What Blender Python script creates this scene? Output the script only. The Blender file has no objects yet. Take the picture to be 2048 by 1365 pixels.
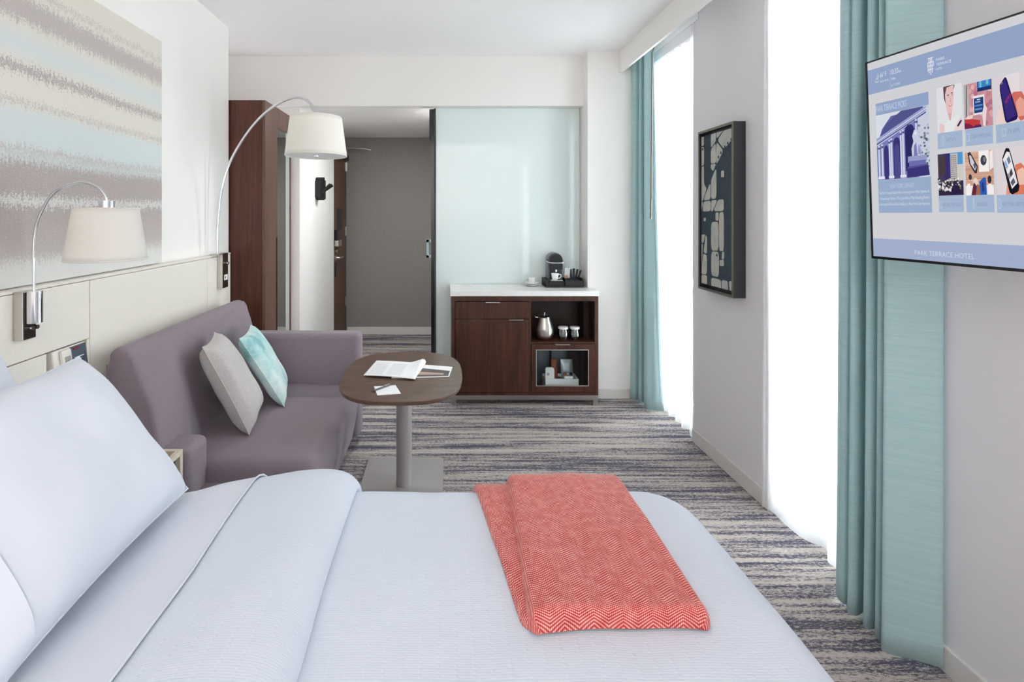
import bpy, bmesh, math, random
from mathutils import Vector, Matrix, noise

S = bpy.context.scene
COL = S.collection
PI = math.pi
random.seed(4)

# ---------------------------------------------------------------- camera
cam_d = bpy.data.cameras.new('camera')
cam = bpy.data.objects.new('camera', cam_d)
COL.objects.link(cam)
cam.location = (0, 0, 1.48)
cam.rotation_euler = (PI / 2, 0, 0)
cam_d.sensor_width = 36
cam_d.lens = 1000 * 36 / 2048
cam_d.shift_x = (1024 - 890) / 2048
cam_d.shift_y = -(682.5 - 430) / 2048
cam_d.clip_start = 0.02
S.camera = cam

# ---------------------------------------------------------------- world, light, exposure
world = bpy.data.worlds.new('world')
S.world = world
world.use_nodes = True
bg = world.node_tree.nodes['Background']
bg.inputs[0].default_value = (0.93, 0.96, 1.0, 1)
bg.inputs[1].default_value = 16.8
S.view_settings.view_transform = 'Standard'
S.view_settings.look = 'None'
S.view_settings.gamma = 1
S.view_settings.use_curve_mapping = False
S.view_settings.exposure = 0.0
S.cycles.use_denoising = True
S.cycles.max_bounces = 14
S.cycles.diffuse_bounces = 8
S.cycles.glossy_bounces = 6
S.cycles.transparent_max_bounces = 16
S.cycles.sample_clamp_indirect = 8


def portal(name, loc, rot, sx, sy):
    l = bpy.data.lights.new(name, 'AREA')
    l.shape = 'RECTANGLE'
    l.size, l.size_y = sx, sy
    l.cycles.is_portal = True
    o = bpy.data.objects.new(name, l)
    o.location = loc
    o.rotation_euler = rot
    COL.objects.link(o)


portal('window_portal', (1.93, 3.64, 1.35), (0, PI / 2, 0), 2.6, 0.76)
portal('window_portal', (1.93, 2.10, 1.35), (0, PI / 2, 0), 2.6, 0.80)
portal('window_portal', (1.93, -1.6, 1.35), (0, PI / 2, 0), 2.6, .9)  # daylight portal of the added window out of view
dl = bpy.data.lights.new('foyer_fill_downlight', 'AREA')  # lamp added out of view to brighten the foyer
dl.shape = 'DISK'
dl.size = .35
dl.energy = 24
dl.color = (.96, 1, 1)
dlo = bpy.data.objects.new('foyer_fill_downlight', dl)
dlo.location = (-.2, 4.62, 2.425)
COL.objects.link(dlo)
# unseen fill light added to bounce off rear wall and ceiling behind the viewer
ul_ = bpy.data.lights.new('rear_fill_light', 'AREA')
ul_.shape = 'RECTANGLE'
ul_.size, ul_.size_y = 1.6, .8
ul_.energy = 62
ul_.color = (1, .97, .95)
ulo = bpy.data.objects.new('rear_fill_light', ul_)
ulo.location = (0, -1.3, 1.75)
ulo.rotation_euler = (-PI * .72, 0, 0)
COL.objects.link(ulo)


# ---------------------------------------------------------------- materials
def lin(c):
    r = []
    for v in c[:3]:
        v = v / 255.0
        r.append(v / 12.92 if v <= 0.04045 else ((v + 0.055) / 1.055) ** 2.4)
    return (r[0], r[1], r[2], 1)


class NT:
    def __init__(s, name):
        s.m = bpy.data.materials.new(name)
        s.m.use_nodes = True
        s.t = s.m.node_tree
        s.b = s.t.nodes['Principled BSDF']
        s.out = s.t.nodes['Material Output']

    def n(s, typ, **kw):
        nd = s.t.nodes.new(typ)
        for k, v in kw.items():
            setattr(nd, k, v)
        return nd

    def l(s, a, b):
        s.t.links.new(a, b)

    def coord(s, kind='Object', scale=(1, 1, 1), rot=(0, 0, 0)):
        tc = s.n('ShaderNodeTexCoord')
        mp = s.n('ShaderNodeMapping')
        mp.inputs['Scale'].default_value = scale
        mp.inputs['Rotation'].default_value = rot
        s.l(tc.outputs[kind], mp.inputs[0])
        return mp.outputs[0]

    def noise(s, co, scale, detail=3, rough=.55):
        t = s.n('ShaderNodeTexNoise')
        t.inputs['Scale'].default_value = scale
        t.inputs['Detail'].default_value = detail
        t.inputs['Roughness'].default_value = rough
        s.l(co, t.inputs['Vector'])
        return t.outputs[0]

    def math(s, op, a, b=None, clamp=False):
        m = s.n('ShaderNodeMath', operation=op, use_clamp=clamp)
        for i, v in enumerate((a, b)):
            if v is None:
                continue
            if isinstance(v, (int, float)):
                m.inputs[i].default_value = v
            else:
                s.l(v, m.inputs[i])
        return m.outputs[0]

    def ramp(s, fac, stops, interp='LINEAR'):
        r = s.n('ShaderNodeValToRGB')
        r.color_ramp.interpolation = interp
        e = r.color_ramp.elements
        while len(e) < len(stops):
            e.new(0.5)
        for i, (p, c) in enumerate(stops):
            e[i].position = p
            e[i].color = lin(c)
        s.l(fac, r.inputs[0])
        return r.outputs[0]

    def bump(s, h, strength=.2, dist=.002):
        b = s.n('ShaderNodeBump')
        b.inputs['Strength'].default_value = strength
        b.inputs['Distance'].default_value = dist
        s.l(h, b.inputs['Height'])
        s.l(b.outputs[0], s.b.inputs['Normal'])


def simple(name, c, rough=.5, metal=0, spec=.5, bump=None, coat=0, var=None, trans=0):
    k = NT(name)
    k.b.inputs['Base Color'].default_value = lin(c)
    k.b.inputs['Roughness'].default_value = rough
    k.b.inputs['Metallic'].default_value = metal
    k.b.inputs['Specular IOR Level'].default_value = spec
    k.b.inputs['Coat Weight'].default_value = coat
    k.b.inputs['Coat Roughness'].default_value = .06
    if trans:
        k.b.inputs['Transmission Weight'].default_value = trans
    if var:
        f = k.noise(k.coord(), var[0], 4)
        k.l(k.ramp(f, [(.3, var[1]), (.7, c)]), k.b.inputs['Base Color'])
    if bump:
        k.bump(k.noise(k.coord(scale=bump[3] if len(bump) > 3 else (1, 1, 1)), bump[0], 3), bump[1], bump[2])
    return k.m


def wood(name, c0, c1, scale=(14, 14, .9), rough=.38, spec=.4):
    k = NT(name)
    co = k.coord(scale=scale)
    f = k.noise(co, 6, 6, .62)
    g = k.noise(k.coord(scale=(scale[0] * .35, scale[1] * .35, scale[2] * .35)), 4, 2)
    h = k.math('ADD', k.math('MULTIPLY', f, .65), k.math('MULTIPLY', g, .35))
    k.l(k.ramp(h, [(.36, c0), (.64, c1)]), k.b.inputs['Base Color'])
    k.b.inputs['Roughness'].default_value = rough
    k.b.inputs['Specular IOR Level'].default_value = spec
    k.bump(f, .08, .001)
    return k.m


def fabric(name, c, c2, scale=900, rough=.95, strength=.35, mott=60):
    k = NT(name)
    f = k.noise(k.coord(), scale, 2)
    g = k.noise(k.coord(), mott, 3)
    h = k.math('ADD', k.math('MULTIPLY', f, .85), k.math('MULTIPLY', g, .15))
    k.l(k.ramp(h, [(.32, c2), (.68, c)]), k.b.inputs['Base Color'])
    k.b.inputs['Roughness'].default_value = rough
    k.b.inputs['Specular IOR Level'].default_value = .15
    k.b.inputs['Sheen Weight'].default_value = .15
    k.bump(f, strength, .0008)
    return k.m


M = {}
M['wall'] = simple('white_paint', (240, 238, 235), .75, spec=.2, bump=(300, .05, .001))
M['wall_r'] = simple('pale_grey_paint', (224, 221, 224), .75, spec=.2, bump=(300, .05, .001))
M['grey_paper'] = simple('grey_wallpaper', (148, 143, 139), .85, spec=.15, bump=(120, .15, .001, (1, 1, 6)), var=(40, (140, 135, 131)))
M['ceil'] = simple('ceiling_paint', (250, 248, 248), .85, spec=.1)
M['base'] = simple('baseboard_paint', (214, 211, 208), .5, spec=.3)
M['chrome'] = simple('chrome', (225, 225, 230), .06, metal=1)
M['steel'] = simple('brushed_steel', (190, 186, 182), .28, metal=1, bump=(60, .05, .0005, (1, 1, 12)))
M['nickel'] = simple('satin_nickel', (205, 200, 194), .32, metal=1)
M['black'] = simple('black_plastic', (16, 16, 18), .3)
M['blackmatte'] = simple('matte_black', (24, 23, 22), .6)
M['china'] = simple('white_china', (240, 240, 240), .15, coat=.5)
M['quartz'] = simple('white_quartz', (238, 238, 236), .22, spec=.5, var=(25, (230, 230, 228)))
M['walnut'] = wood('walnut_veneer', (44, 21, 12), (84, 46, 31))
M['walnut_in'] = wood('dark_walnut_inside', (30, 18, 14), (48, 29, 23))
M['closet'] = wood('closet_veneer', (66, 34, 23), (96, 54, 40), scale=(20, 20, .7))
M['closet_frame'] = wood('closet_frame_wood', (92, 66, 54), (112, 84, 70), scale=(20, 20, .7))
M['door'] = wood('door_veneer', (92, 66, 50), (112, 82, 64), scale=(10, 10, .5), rough=.5)
M['table'] = wood('table_veneer', (78, 60, 49), (112, 90, 76), scale=(2.2, 16, 16), rough=.28)
M['table_edge'] = simple('table_edge', (60, 44, 36), .3)
M['greymetal'] = simple('grey_powder_coat', (172, 168, 166), .35, metal=.35)
M['sofa'] = fabric('mauve_grey_upholstery', (146, 133, 142), (122, 110, 118), 1100)
M['linen_grey'] = fabric('grey_linen', (206, 202, 200), (166, 161, 159), 420, mott=120)
M['panel'] = None
M['white_linen'] = None
M['mattress'] = simple('mattress_cover', (232, 232, 234), .9, spec=.1)
M['frame_grey'] = simple('pewter_frame', (112, 108, 98), .35, metal=.7)
M['frame_dark'] = simple('dark_frame_side', (44, 44, 50), .45)
M['navy'] = simple('navy_print', (47, 63, 76), .8, var=(30, (40, 54, 66)))
M['cream'] = simple('cream_print', (196, 188, 174), .8, var=(14, (158, 166, 168)))
M['phone'] = simple('ivory_plastic', (226, 221, 212), .4)
M['phone_dark'] = simple('slate_faceplate', (72, 84, 96), .35)
M['white_plastic'] = simple('white_plastic', (240, 240, 240), .35)
M['paper'] = simple('white_paper', (240, 240, 242), .7, spec=.2)
M['pod_blue'] = simple('blue_foil', (60, 90, 150), .25, metal=.8)
M['stone'] = simple('aqua', (200, 220, 218), .3)
M['oak'] = wood('pale_oak', (206, 194, 174), (226, 216, 198), scale=(3, 10, 10))
M['brown_glass'] = simple('smoked_top', (92, 78, 68), .25)
M['amber'] = simple('amber_snack', (150, 70, 30), .4)
M['redprint'] = simple('dark_red_print', (120, 30, 40), .5)
M['mirror'] = simple('mirror', (228, 236, 234), .02, metal=1)
M['darkglass'] = simple('dark_glass_edge', (20, 30, 34), .12)
M['window_frame'] = simple('window_frame_paint', (210, 210, 212), .4)
M['screen_bezel'] = simple('glossy_black_bezel', (10, 10, 12), .2)
M['silver_pouch'] = simple('silver_pouch', (165, 172, 178), .3, metal=.5, bump=(60, .4, .004))
M['dark_pouch'] = simple('dark_pouch', (78, 84, 92), .3, metal=.3, bump=(60, .4, .004))

k = NT('headboard_vinyl')
f = k.noise(k.coord(scale=(60, 60, 3)), 6, 4)
k.l(k.ramp(f, [(.3, (229, 224, 214)), (.7, (234, 230, 221))]), k.b.inputs['Base Color'])
k.b.inputs['Roughness'].default_value = .5
k.bump(f, .06, .001)
M['panel'] = k.m

# carpet: horizontal dashed streaks
k = NT('striped_carpet')
a = k.noise(k.coord(scale=(.45, 8.5, 1)), 1.6, 2, .5)
b = k.noise(k.coord(scale=(1.0, 26, 1)), 1.5, 2, .5)
c = k.noise(k.coord(scale=(46, 150, 1)), 1.3, 3, .7)
e = k.noise(k.coord(scale=(9, 60, 1)), 1.3, 2, .6)
d = k.noise(k.coord(), 240, 2, .6)
h = k.math('ADD', k.math('MULTIPLY', a, .65), k.math('MULTIPLY', b, .6))
h = k.math('ADD', h, k.math('MULTIPLY', c, .85))
h = k.math('ADD', h, k.math('MULTIPLY', e, .35))
h = k.math('ADD', h, k.math('MULTIPLY', d, .3))
k.l(k.ramp(k.math('SUBTRACT', h, .865), [(.38, (84, 83, 97)), (.47, (116, 113, 121)), (.53, (174, 164, 159)), (.70, (192, 183, 177))]), k.b.inputs['Base Color'])
k.b.inputs['Roughness'].default_value = 1
k.b.inputs['Specular IOR Level'].default_value = .05
k.bump(k.math('ADD', d, h), .5, .004)
M['carpet'] = k.m

# bedding
k = NT('white_cotton')
k.b.inputs['Base Color'].default_value = lin((216, 221, 231))
k.b.inputs['Roughness'].default_value = .85
k.b.inputs['Specular IOR Level'].default_value = .15
k.b.inputs['Sheen Weight'].default_value = .1
k.bump(k.noise(k.coord(), 9, 4, .6), .12, .012)
M['cotton'] = k.m
k = NT('white_matelasse')
k.b.inputs['Base Color'].default_value = lin((213, 220, 231))
k.b.inputs['Roughness'].default_value = .85
k.b.inputs['Specular IOR Level'].default_value = .15
w = k.n('ShaderNodeTexWave', wave_type='BANDS', bands_direction='Y')
w.inputs['Scale'].default_value = 55
w.inputs['Distortion'].default_value = 1.5
w.inputs['Detail'].default_value = 1
w.inputs['Detail Scale'].default_value = 2
k.l(k.coord(), w.inputs['Vector'])
w2 = k.n('ShaderNodeTexWave', wave_type='BANDS', bands_direction='X')
w2.inputs['Scale'].default_value = 9
k.l(k.coord(), w2.inputs['Vector'])
w3 = k.n('ShaderNodeTexWave', wave_type='BANDS', bands_direction='Y')
w3.inputs['Scale'].default_value = 28
k.l(k.coord(), w3.inputs['Vector'])
dots = k.math('MULTIPLY', k.math('POWER', w2.outputs['Fac'], 12), w3.outputs['Fac'])
k.bump(k.math('ADD', k.math('MULTIPLY', w.outputs['Fac'], .5), k.math('MULTIPLY', dots, 1.2)), .22, .0018)
M['matelasse'] = k.m

# teal curtain with slubs
k = NT('teal_slub_linen')
f = k.noise(k.coord(scale=(5, 5, 420)), 1.6, 4, .65)
g = k.noise(k.coord(scale=(1.2, 1.2, 60)), 2.3, 2)
h = k.math('ADD', k.math('MULTIPLY', f, .7), k.math('MULTIPLY', g, .3))
k.l(k.ramp(h, [(.3, (164, 195, 200)), (.5, (178, 207, 211)), (.68, (192, 217, 218)), (.76, (212, 228, 227))]), k.b.inputs['Base Color'])
k.b.inputs['Roughness'].default_value = .75
k.b.inputs['Specular IOR Level'].default_value = .25
k.b.inputs['Sheen Weight'].default_value = .2
k.bump(f, .25, .001)
tr = k.n('ShaderNodeBsdfTranslucent')
tr.inputs[0].default_value = lin((160, 190, 192))
mx = k.n('ShaderNodeMixShader')
mx.inputs[0].default_value = .12
k.l(k.b.outputs[0], mx.inputs[1])
k.l(tr.outputs[0], mx.inputs[2])
k.l(mx.outputs[0], k.out.inputs[0])
M['teal'] = k.m

# sheer voile
k = NT('sheer_voile')
tr = k.n('ShaderNodeBsdfTranslucent')
tr.inputs[0].default_value = (.93, .94, .95, 1)
df = k.n('ShaderNodeBsdfDiffuse')
df.inputs[0].default_value = (.93, .94, .95, 1)
tp = k.n('ShaderNodeBsdfTransparent')
m1 = k.n('ShaderNodeMixShader')
m1.inputs[0].default_value = .6
k.l(df.outputs[0], m1.inputs[1])
k.l(tr.outputs[0], m1.inputs[2])
m2 = k.n('ShaderNodeMixShader')
m2.inputs[0].default_value = .38
k.l(m1.outputs[0], m2.inputs[1])
k.l(tp.outputs[0], m2.inputs[2])
k.l(m2.outputs[0], k.out.inputs[0])
M['sheer'] = k.m

# lampshade
def shade(name, c):
    k = NT(name)
    k.b.inputs['Base Color'].default_value = lin(c)
    k.b.inputs['Roughness'].default_value = .9
    f = k.noise(k.coord(scale=(1, 1, 1)), 500, 2)
    k.bump(f, .15, .0006)
    tr = k.n('ShaderNodeBsdfTranslucent')
    tr.inputs[0].default_value = lin(c)
    mx = k.n('ShaderNodeMixShader')
    mx.inputs[0].default_value = .35
    k.l(k.b.outputs[0], mx.inputs[1])
    k.l(tr.outputs[0], mx.inputs[2])
    k.l(mx.outputs[0], k.out.inputs[0])
    return k.m


M['shade'] = shade('linen_shade', (240, 237, 231))
M['shade_w'] = shade('cream_shade', (250, 248, 242))

# clear glass: fresnel mix of transparent and mirror reflection
def clear_glass(name, tint, amt=1.0):
    k = NT(name)
    tp = k.n('ShaderNodeBsdfTransparent')
    tp.inputs[0].default_value = tint
    gl = k.n('ShaderNodeBsdfGlossy')
    gl.inputs['Roughness'].default_value = .02
    fr = k.n('ShaderNodeFresnel')
    fr.inputs[0].default_value = 1.45
    mx = k.n('ShaderNodeMixShader')
    k.l(k.math('MULTIPLY', fr.outputs[0], amt), mx.inputs[0])
    k.l(tp.outputs[0], mx.inputs[1])
    k.l(gl.outputs[0], mx.inputs[2])
    k.l(mx.outputs[0], k.out.inputs[0])
    return k.m


M['glass'] = clear_glass('clear_glass', (.97, .99, .98, 1))
M['glass_tint'] = clear_glass('pale_blue_glass', (.72, .86, .92, 1), 2.0)

# aqua back-painted glass
k = NT('aqua_glass')
k.b.inputs['Base Color'].default_value = lin((224, 237, 236))
k.b.inputs['Roughness'].default_value = .55
k.b.inputs['Specular IOR Level'].default_value = .3
k.b.inputs['Coat Weight'].default_value = 1
k.b.inputs['Coat Roughness'].default_value = .02
M['aqua'] = k.m

# tie-dye velvet cushion
k = NT('aqua_tie_dye')
f = k.noise(k.coord(scale=(3.5, 3.5, 2)), 1.8, 3, .5)
g = k.noise(k.coord(), 26, 4, .7)
h = k.math('ADD', k.math('MULTIPLY', f, .7), k.math('MULTIPLY', g, .3))
k.l(k.ramp(h, [(.36, (96, 168, 172)), (.46, (166, 208, 208)), (.58, (208, 226, 225))]), k.b.inputs['Base Color'])
k.b.inputs['Roughness'].default_value = .8
k.b.inputs['Sheen Weight'].default_value = .5
k.bump(g, .15, .002)
M['tiedye'] = k.m

# woven throw: herringbone in UV
k = NT('coral_herringbone')
tc = k.n('ShaderNodeTexCoord')
sp = k.n('ShaderNodeSeparateXYZ')
k.l(tc.outputs['UV'], sp.inputs[0])
tri = k.math('PINGPONG', sp.outputs[0], .031)
ph = k.math('ADD', sp.outputs[1], k.math('MULTIPLY', tri, .62))
st = k.math('SINE', k.math('MULTIPLY', ph, 2 * PI / .0068))
ya = k.math('SINE', k.math('MULTIPLY', sp.outputs[0], 2 * PI / .0042))
v = k.math('ADD', k.math('MULTIPLY', st, .36), k.math('MULTIPLY', ya, .16))
nz = k.noise(k.coord(), 55, 3)
v = k.math('ADD', v, k.math('MULTIPLY', nz, .5))
k.l(k.ramp(k.math('ADD', k.math('MULTIPLY', v, .6), .35), [(.2, (148, 32, 38)), (.4, (198, 80, 76)), (.6, (219, 122, 114)), (.82, (240, 206, 200))]), k.b.inputs['Base Color'])
k.b.inputs['Roughness'].default_value = .95
k.b.inputs['Specular IOR Level'].default_value = .1
k.b.inputs['Sheen Weight'].default_value = .2
k.bump(v, .5, .0015)
M['coral'] = k.m

# large abstract print: horizontal streaked bands by height
k = NT('abstract_print')
tc = k.n('ShaderNodeTexCoord')
geo = k.n('ShaderNodeNewGeometry')
sp = k.n('ShaderNodeSeparateXYZ')
k.l(geo.outputs['Position'], sp.inputs[0])
drip = k.noise(k.coord(scale=(1, 95, 9)), 1.0, 3, .8)
fine = k.noise(k.coord(scale=(1, 85, 70)), 1.5, 2, .8)
wob = k.noise(k.coord(scale=(1, 1.5, 1.5)), 1.2, 2)
z = k.math('ADD', sp.outputs[2], k.math('MULTIPLY', k.math('SUBTRACT', drip, .5), .10))
z = k.math('ADD', z, k.math('MULTIPLY', k.math('SUBTRACT', fine, .5), .13))
z = k.math('ADD', z, k.math('MULTIPLY', k.math('SUBTRACT', wob, .5), .03))
f = k.math('DIVIDE', k.math('SUBTRACT', z, 1.22), 1.19)
CR, AQ, TP, WH, PT = (219, 215, 204), (206, 215, 215), (172, 162, 159), (216, 216, 212), (186, 177, 173)


def zf(z):
    return (z - 1.22) / 1.19


st = [(0, WH), (zf(1.295), WH), (zf(1.34), PT), (zf(1.512), TP), (zf(1.524), WH), (zf(1.538), WH), (zf(1.552), TP), (zf(1.66), TP),
      (zf(1.69), AQ), (zf(1.71), PT), (zf(1.73), AQ), (zf(1.84), AQ), (zf(1.868), CR), (zf(1.876), TP), (zf(1.888), CR), (zf(1.975), CR), (zf(1.99), TP),
      (zf(2.006), TP), (zf(2.02), CR), (zf(2.08), AQ), (zf(2.155), CR), (zf(2.18), PT), (zf(2.25), PT), (zf(2.265), CR), (zf(2.288), CR), (zf(2.296), TP), (zf(2.306), CR)]
sp0 = k.ramp(f, st)
speck = k.noise(k.coord(scale=(1, 160, 160)), 1, 3, .7)
mixn = k.n('ShaderNodeMix', data_type='RGBA')
sm = k.math('MULTIPLY', k.math('SUBTRACT', speck, .53, ), 6, clamp=True)
k.l(k.math('MULTIPLY', sm, .4), mixn.inputs[0])
k.l(sp0, mixn.inputs[6])
mixn.inputs[7].default_value = lin((226, 224, 214))
k.l(mixn.outputs[2], k.b.inputs['Base Color'])
k.b.inputs['Roughness'].default_value = .85
M['abstract'] = k.m

# emissive screen colours (colour attribute)
k = NT('lit_screen')
at = k.n('ShaderNodeVertexColor')
at.layer_name = 'Col'
em = k.n('ShaderNodeEmission')
k.l(at.outputs[0], em.inputs[0])
k.l(em.outputs[0], k.out.inputs[0])
M['lit'] = k.m
# printed colours (same attribute, not lit)
k = NT('printed_colours')
at = k.n('ShaderNodeVertexColor')
at.layer_name = 'Col'
k.l(at.outputs[0], k.b.inputs['Base Color'])
k.b.inputs['Roughness'].default_value = .5
M['print'] = k.m
# lit screen background with faint herringbone
k = NT('lit_background')
tc = k.n('ShaderNodeTexCoord')
sp = k.n('ShaderNodeSeparateXYZ')
k.l(tc.outputs['UV'], sp.inputs[0])
ph = k.math('ADD', sp.outputs[1], k.math('MULTIPLY', k.math('PINGPONG', sp.outputs[0], .0125), 2.4))
stv = k.math('SINE', k.math('MULTIPLY', ph, 2 * PI / .008))
em = k.n('ShaderNodeEmission')
k.l(k.ramp(k.math('ADD', k.math('MULTIPLY', stv, .5), .5), [(.2, (202, 203, 208)), (.8, (214, 214, 217))]), em.inputs[0])
k.l(em.outputs[0], k.out.inputs[0])
M['lit_bg'] = k.m


# ---------------------------------------------------------------- geometry helpers
class MB:
    def __init__(s):
        s.v, s.f, s.c = [], [], []

    def add(s, vs, fs, col=None):
        o = len(s.v)
        s.v += [tuple(p) for p in vs]
        s.f += [tuple(i + o for i in f) for f in fs]
        s.c += [col] * len(fs)
        return s

    def box(s, x0, x1, y0, y1, z0, z1, col=None):
        v = [(x, y, z) for z in (z0, z1) for y in (y0, y1) for x in (x0, x1)]
        return s.add(v, [(0, 2, 3, 1), (4, 5, 7, 6), (0, 1, 5, 4), (2, 6, 7, 3), (0, 4, 6, 2), (1, 3, 7, 5)], col)

    def obox(s, c, ax, ay, az, hx, hy, hz):
        c, ax, ay, az = map(Vector, (c, ax, ay, az))
        v = [c + ax * (i * hx) + ay * (j * hy) + az * (l * hz) for l in (-1, 1) for j in (-1, 1) for i in (-1, 1)]
        return s.add(v, [(0, 2, 3, 1), (4, 5, 7, 6), (0, 1, 5, 4), (2, 6, 7, 3), (0, 4, 6, 2), (1, 3, 7, 5)])

    def tube(s, pts, r, n=12, caps=True):
        pts = [Vector(p) for p in pts]
        rs = r if isinstance(r, (list, tuple)) else [r] * len(pts)
        up = None
        vs = []
        for i, p in enumerate(pts):
            t = (pts[min(i + 1, len(pts) - 1)] - pts[max(i - 1, 0)]).normalized()
            if up is None:
                up = t.orthogonal().normalized()
            up = (up - t * up.dot(t)).normalized()
            w = t.cross(up)
            for j in range(n):
                a = 2 * PI * j / n
                vs.append(p + (up * math.cos(a) + w * math.sin(a)) * rs[i])
        fs = []
        for i in range(len(pts) - 1):
            for j in range(n):
                a, b = i * n + j, i * n + (j + 1) % n
                fs.append((a, b, b + n, a + n))
        if caps:
            fs.append(tuple(range(n - 1, -1, -1)))
            fs.append(tuple((len(pts) - 1) * n + j for j in range(n)))
        return s.add(vs, fs)

    def lathe(s, c, prof, n=32, cap0=True, cap1=True):
        vs, fs = [], []
        for r, z in prof:
            for j in range(n):
                a = 2 * PI * j / n
                vs.append((c[0] + r * math.cos(a), c[1] + r * math.sin(a), c[2] + z))
        for i in range(len(prof) - 1):
            for j in range(n):
                a, b = i * n + j, i * n + (j + 1) % n
                fs.append((a, b, b + n, a + n))
        if cap0:
            fs.append(tuple(range(n - 1, -1, -1)))
        if cap1:
            fs.append(tuple((len(prof) - 1) * n + j for j in range(n)))
        return s.add(vs, fs)

    def prism(s, poly, fn, k0, k1):
        """poly 2D, fn(a, b, k) -> 3D"""
        n = len(poly)
        vs = [fn(a, b, k0) for a, b in poly] + [fn(a, b, k1) for a, b in poly]
        fs = [tuple(range(n - 1, -1, -1)), tuple(range(n, 2 * n))]
        for i in range(n):
            j = (i + 1) % n
            fs.append((i, j, n + j, n + i))
        return s.add(vs, fs)

    def grid(s, fn, nu, nv, closeu=False):
        vs = [fn(i / (nu if closeu else nu - 1), j / (nv - 1)) for j in range(nv) for i in range(nu)]
        fs = []
        for j in range(nv - 1):
            for i in range(nu if closeu else nu - 1):
                a = j * nu + i
                b = j * nu + (i + 1) % nu
                fs.append((a, b, b + nu, a + nu))
        return s.add(vs, fs)


WL = {}


def tag(o, label=None, cat=None, group=None, kind=None):
    if label:
        o['label'] = label
    if cat:
        o['category'] = cat
    if group:
        o['group'] = group
    if kind:
        o['kind'] = kind
    return o


def thing(name, label, cat, loc, group=None):
    o = bpy.data.objects.new(name, None)
    o.empty_display_size = .05
    COL.objects.link(o)
    o.location = loc
    WL[o.name] = Vector(loc)
    return tag(o, label, cat, group)


def O(name, mb, mat, parent=None, smooth=None, bevel=0, seg=2, label=None, cat=None, group=None, kind=None,
      uv=None, solid=0, subsurf=0, fix=True):
    me = bpy.data.meshes.new(name)
    me.from_pydata(mb.v, [], mb.f)
    if parent is not None:
        org = WL[parent.name]
    else:
        xs, ys, zs = zip(*mb.v)
        org = Vector(((min(xs) + max(xs)) / 2, (min(ys) + max(ys)) / 2, min(zs))) if kind != 'structure' else Vector((0, 0, 0))
    if any(c is not None for c in mb.c):
        ca = me.color_attributes.new('Col', 'FLOAT_COLOR', 'CORNER')
        for p in me.polygons:
            cc = lin(mb.c[p.index] or (255, 255, 255))
            for li in p.loop_indices:
                ca.data[li].color = cc
    if uv:
        ul = me.uv_layers.new(name='UVMap')
        for lp in me.loops:
            ul.data[lp.index].uv = uv[lp.vertex_index]
    if fix and not uv:
        bm = bmesh.new()
        bm.from_mesh(me)
        bmesh.ops.recalc_face_normals(bm, faces=bm.faces)
        bm.to_mesh(me)
        bm.free()
    me.transform(Matrix.Translation(-org))
    o = bpy.data.objects.new(name, me)
    COL.objects.link(o)
    me.materials.append(mat)
    if parent is not None:
        o.parent = parent
        WL[o.name] = org.copy()
    else:
        o.location = org
        WL[o.name] = org.copy()
    if smooth is not None:
        for p in me.polygons:
            p.use_smooth = True
        if smooth < 179:
            me.set_sharp_from_angle(angle=math.radians(smooth))
    if solid:
        md = o.modifiers.new('solid', 'SOLIDIFY')
        md.thickness = solid
        md.offset = 0
    if bevel:
        md = o.modifiers.new('bevel', 'BEVEL')
        md.width = bevel
        md.segments = seg
        md.limit_method = 'ANGLE'
        md.angle_limit = math.radians(40)
        if smooth is None and seg > 2:
            for p in me.polygons:
                p.use_smooth = True
    if subsurf:
        md = o.modifiers.new('sub', 'SUBSURF')
        md.levels = md.render_levels = subsurf
    return tag(o, label, cat, group, kind)


def bx(*a):
    return MB().box(*a)


def struct(name, mb, mat, **kw):
    return O(name, mb, mat, kind='structure', **kw)


def copy_tree(root, shift, label=None):
    r = root.copy()
    COL.objects.link(r)
    r.location = root.location + Vector(shift)
    WL[r.name] = WL[root.name] + Vector(shift)
    if label:
        r['label'] = label
    for ch in root.children:
        c = ch.copy()
        COL.objects.link(c)
        c.parent = r
        for g in ch.children:
            d = g.copy()
            COL.objects.link(d)
            d.parent = c
    return r


def spline(pts, n):
    """Catmull-Rom through pts, n samples"""
    P = [Vector(p) for p in pts]
    P = [P[0] * 2 - P[1]] + P + [P[-1] * 2 - P[-2]]
    out = []
    m = len(P) - 3
    for i in range(n):
        t = i / (n - 1) * m
        s = min(int(t), m - 1)
        t -= s
        a, b, c, d = P[s:s + 4]
        out.append(.5 * ((2 * b) + (c - a) * t + (2 * a - 5 * b + 4 * c - d) * t * t + (3 * b - a - 3 * c + d) * t ** 3))
    return out


def rnd_poly(poly, r=.25, it=2):
    for _ in range(it):
        q = []
        n = len(poly)
        for i in range(n):
            a, b = poly[i], poly[(i + 1) % n]
            q.append((a[0] + (b[0] - a[0]) * r, a[1] + (b[1] - a[1]) * r))
            q.append((a[0] + (b[0] - a[0]) * (1 - r), a[1] + (b[1] - a[1]) * (1 - r)))
        poly = q
    return poly


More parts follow.
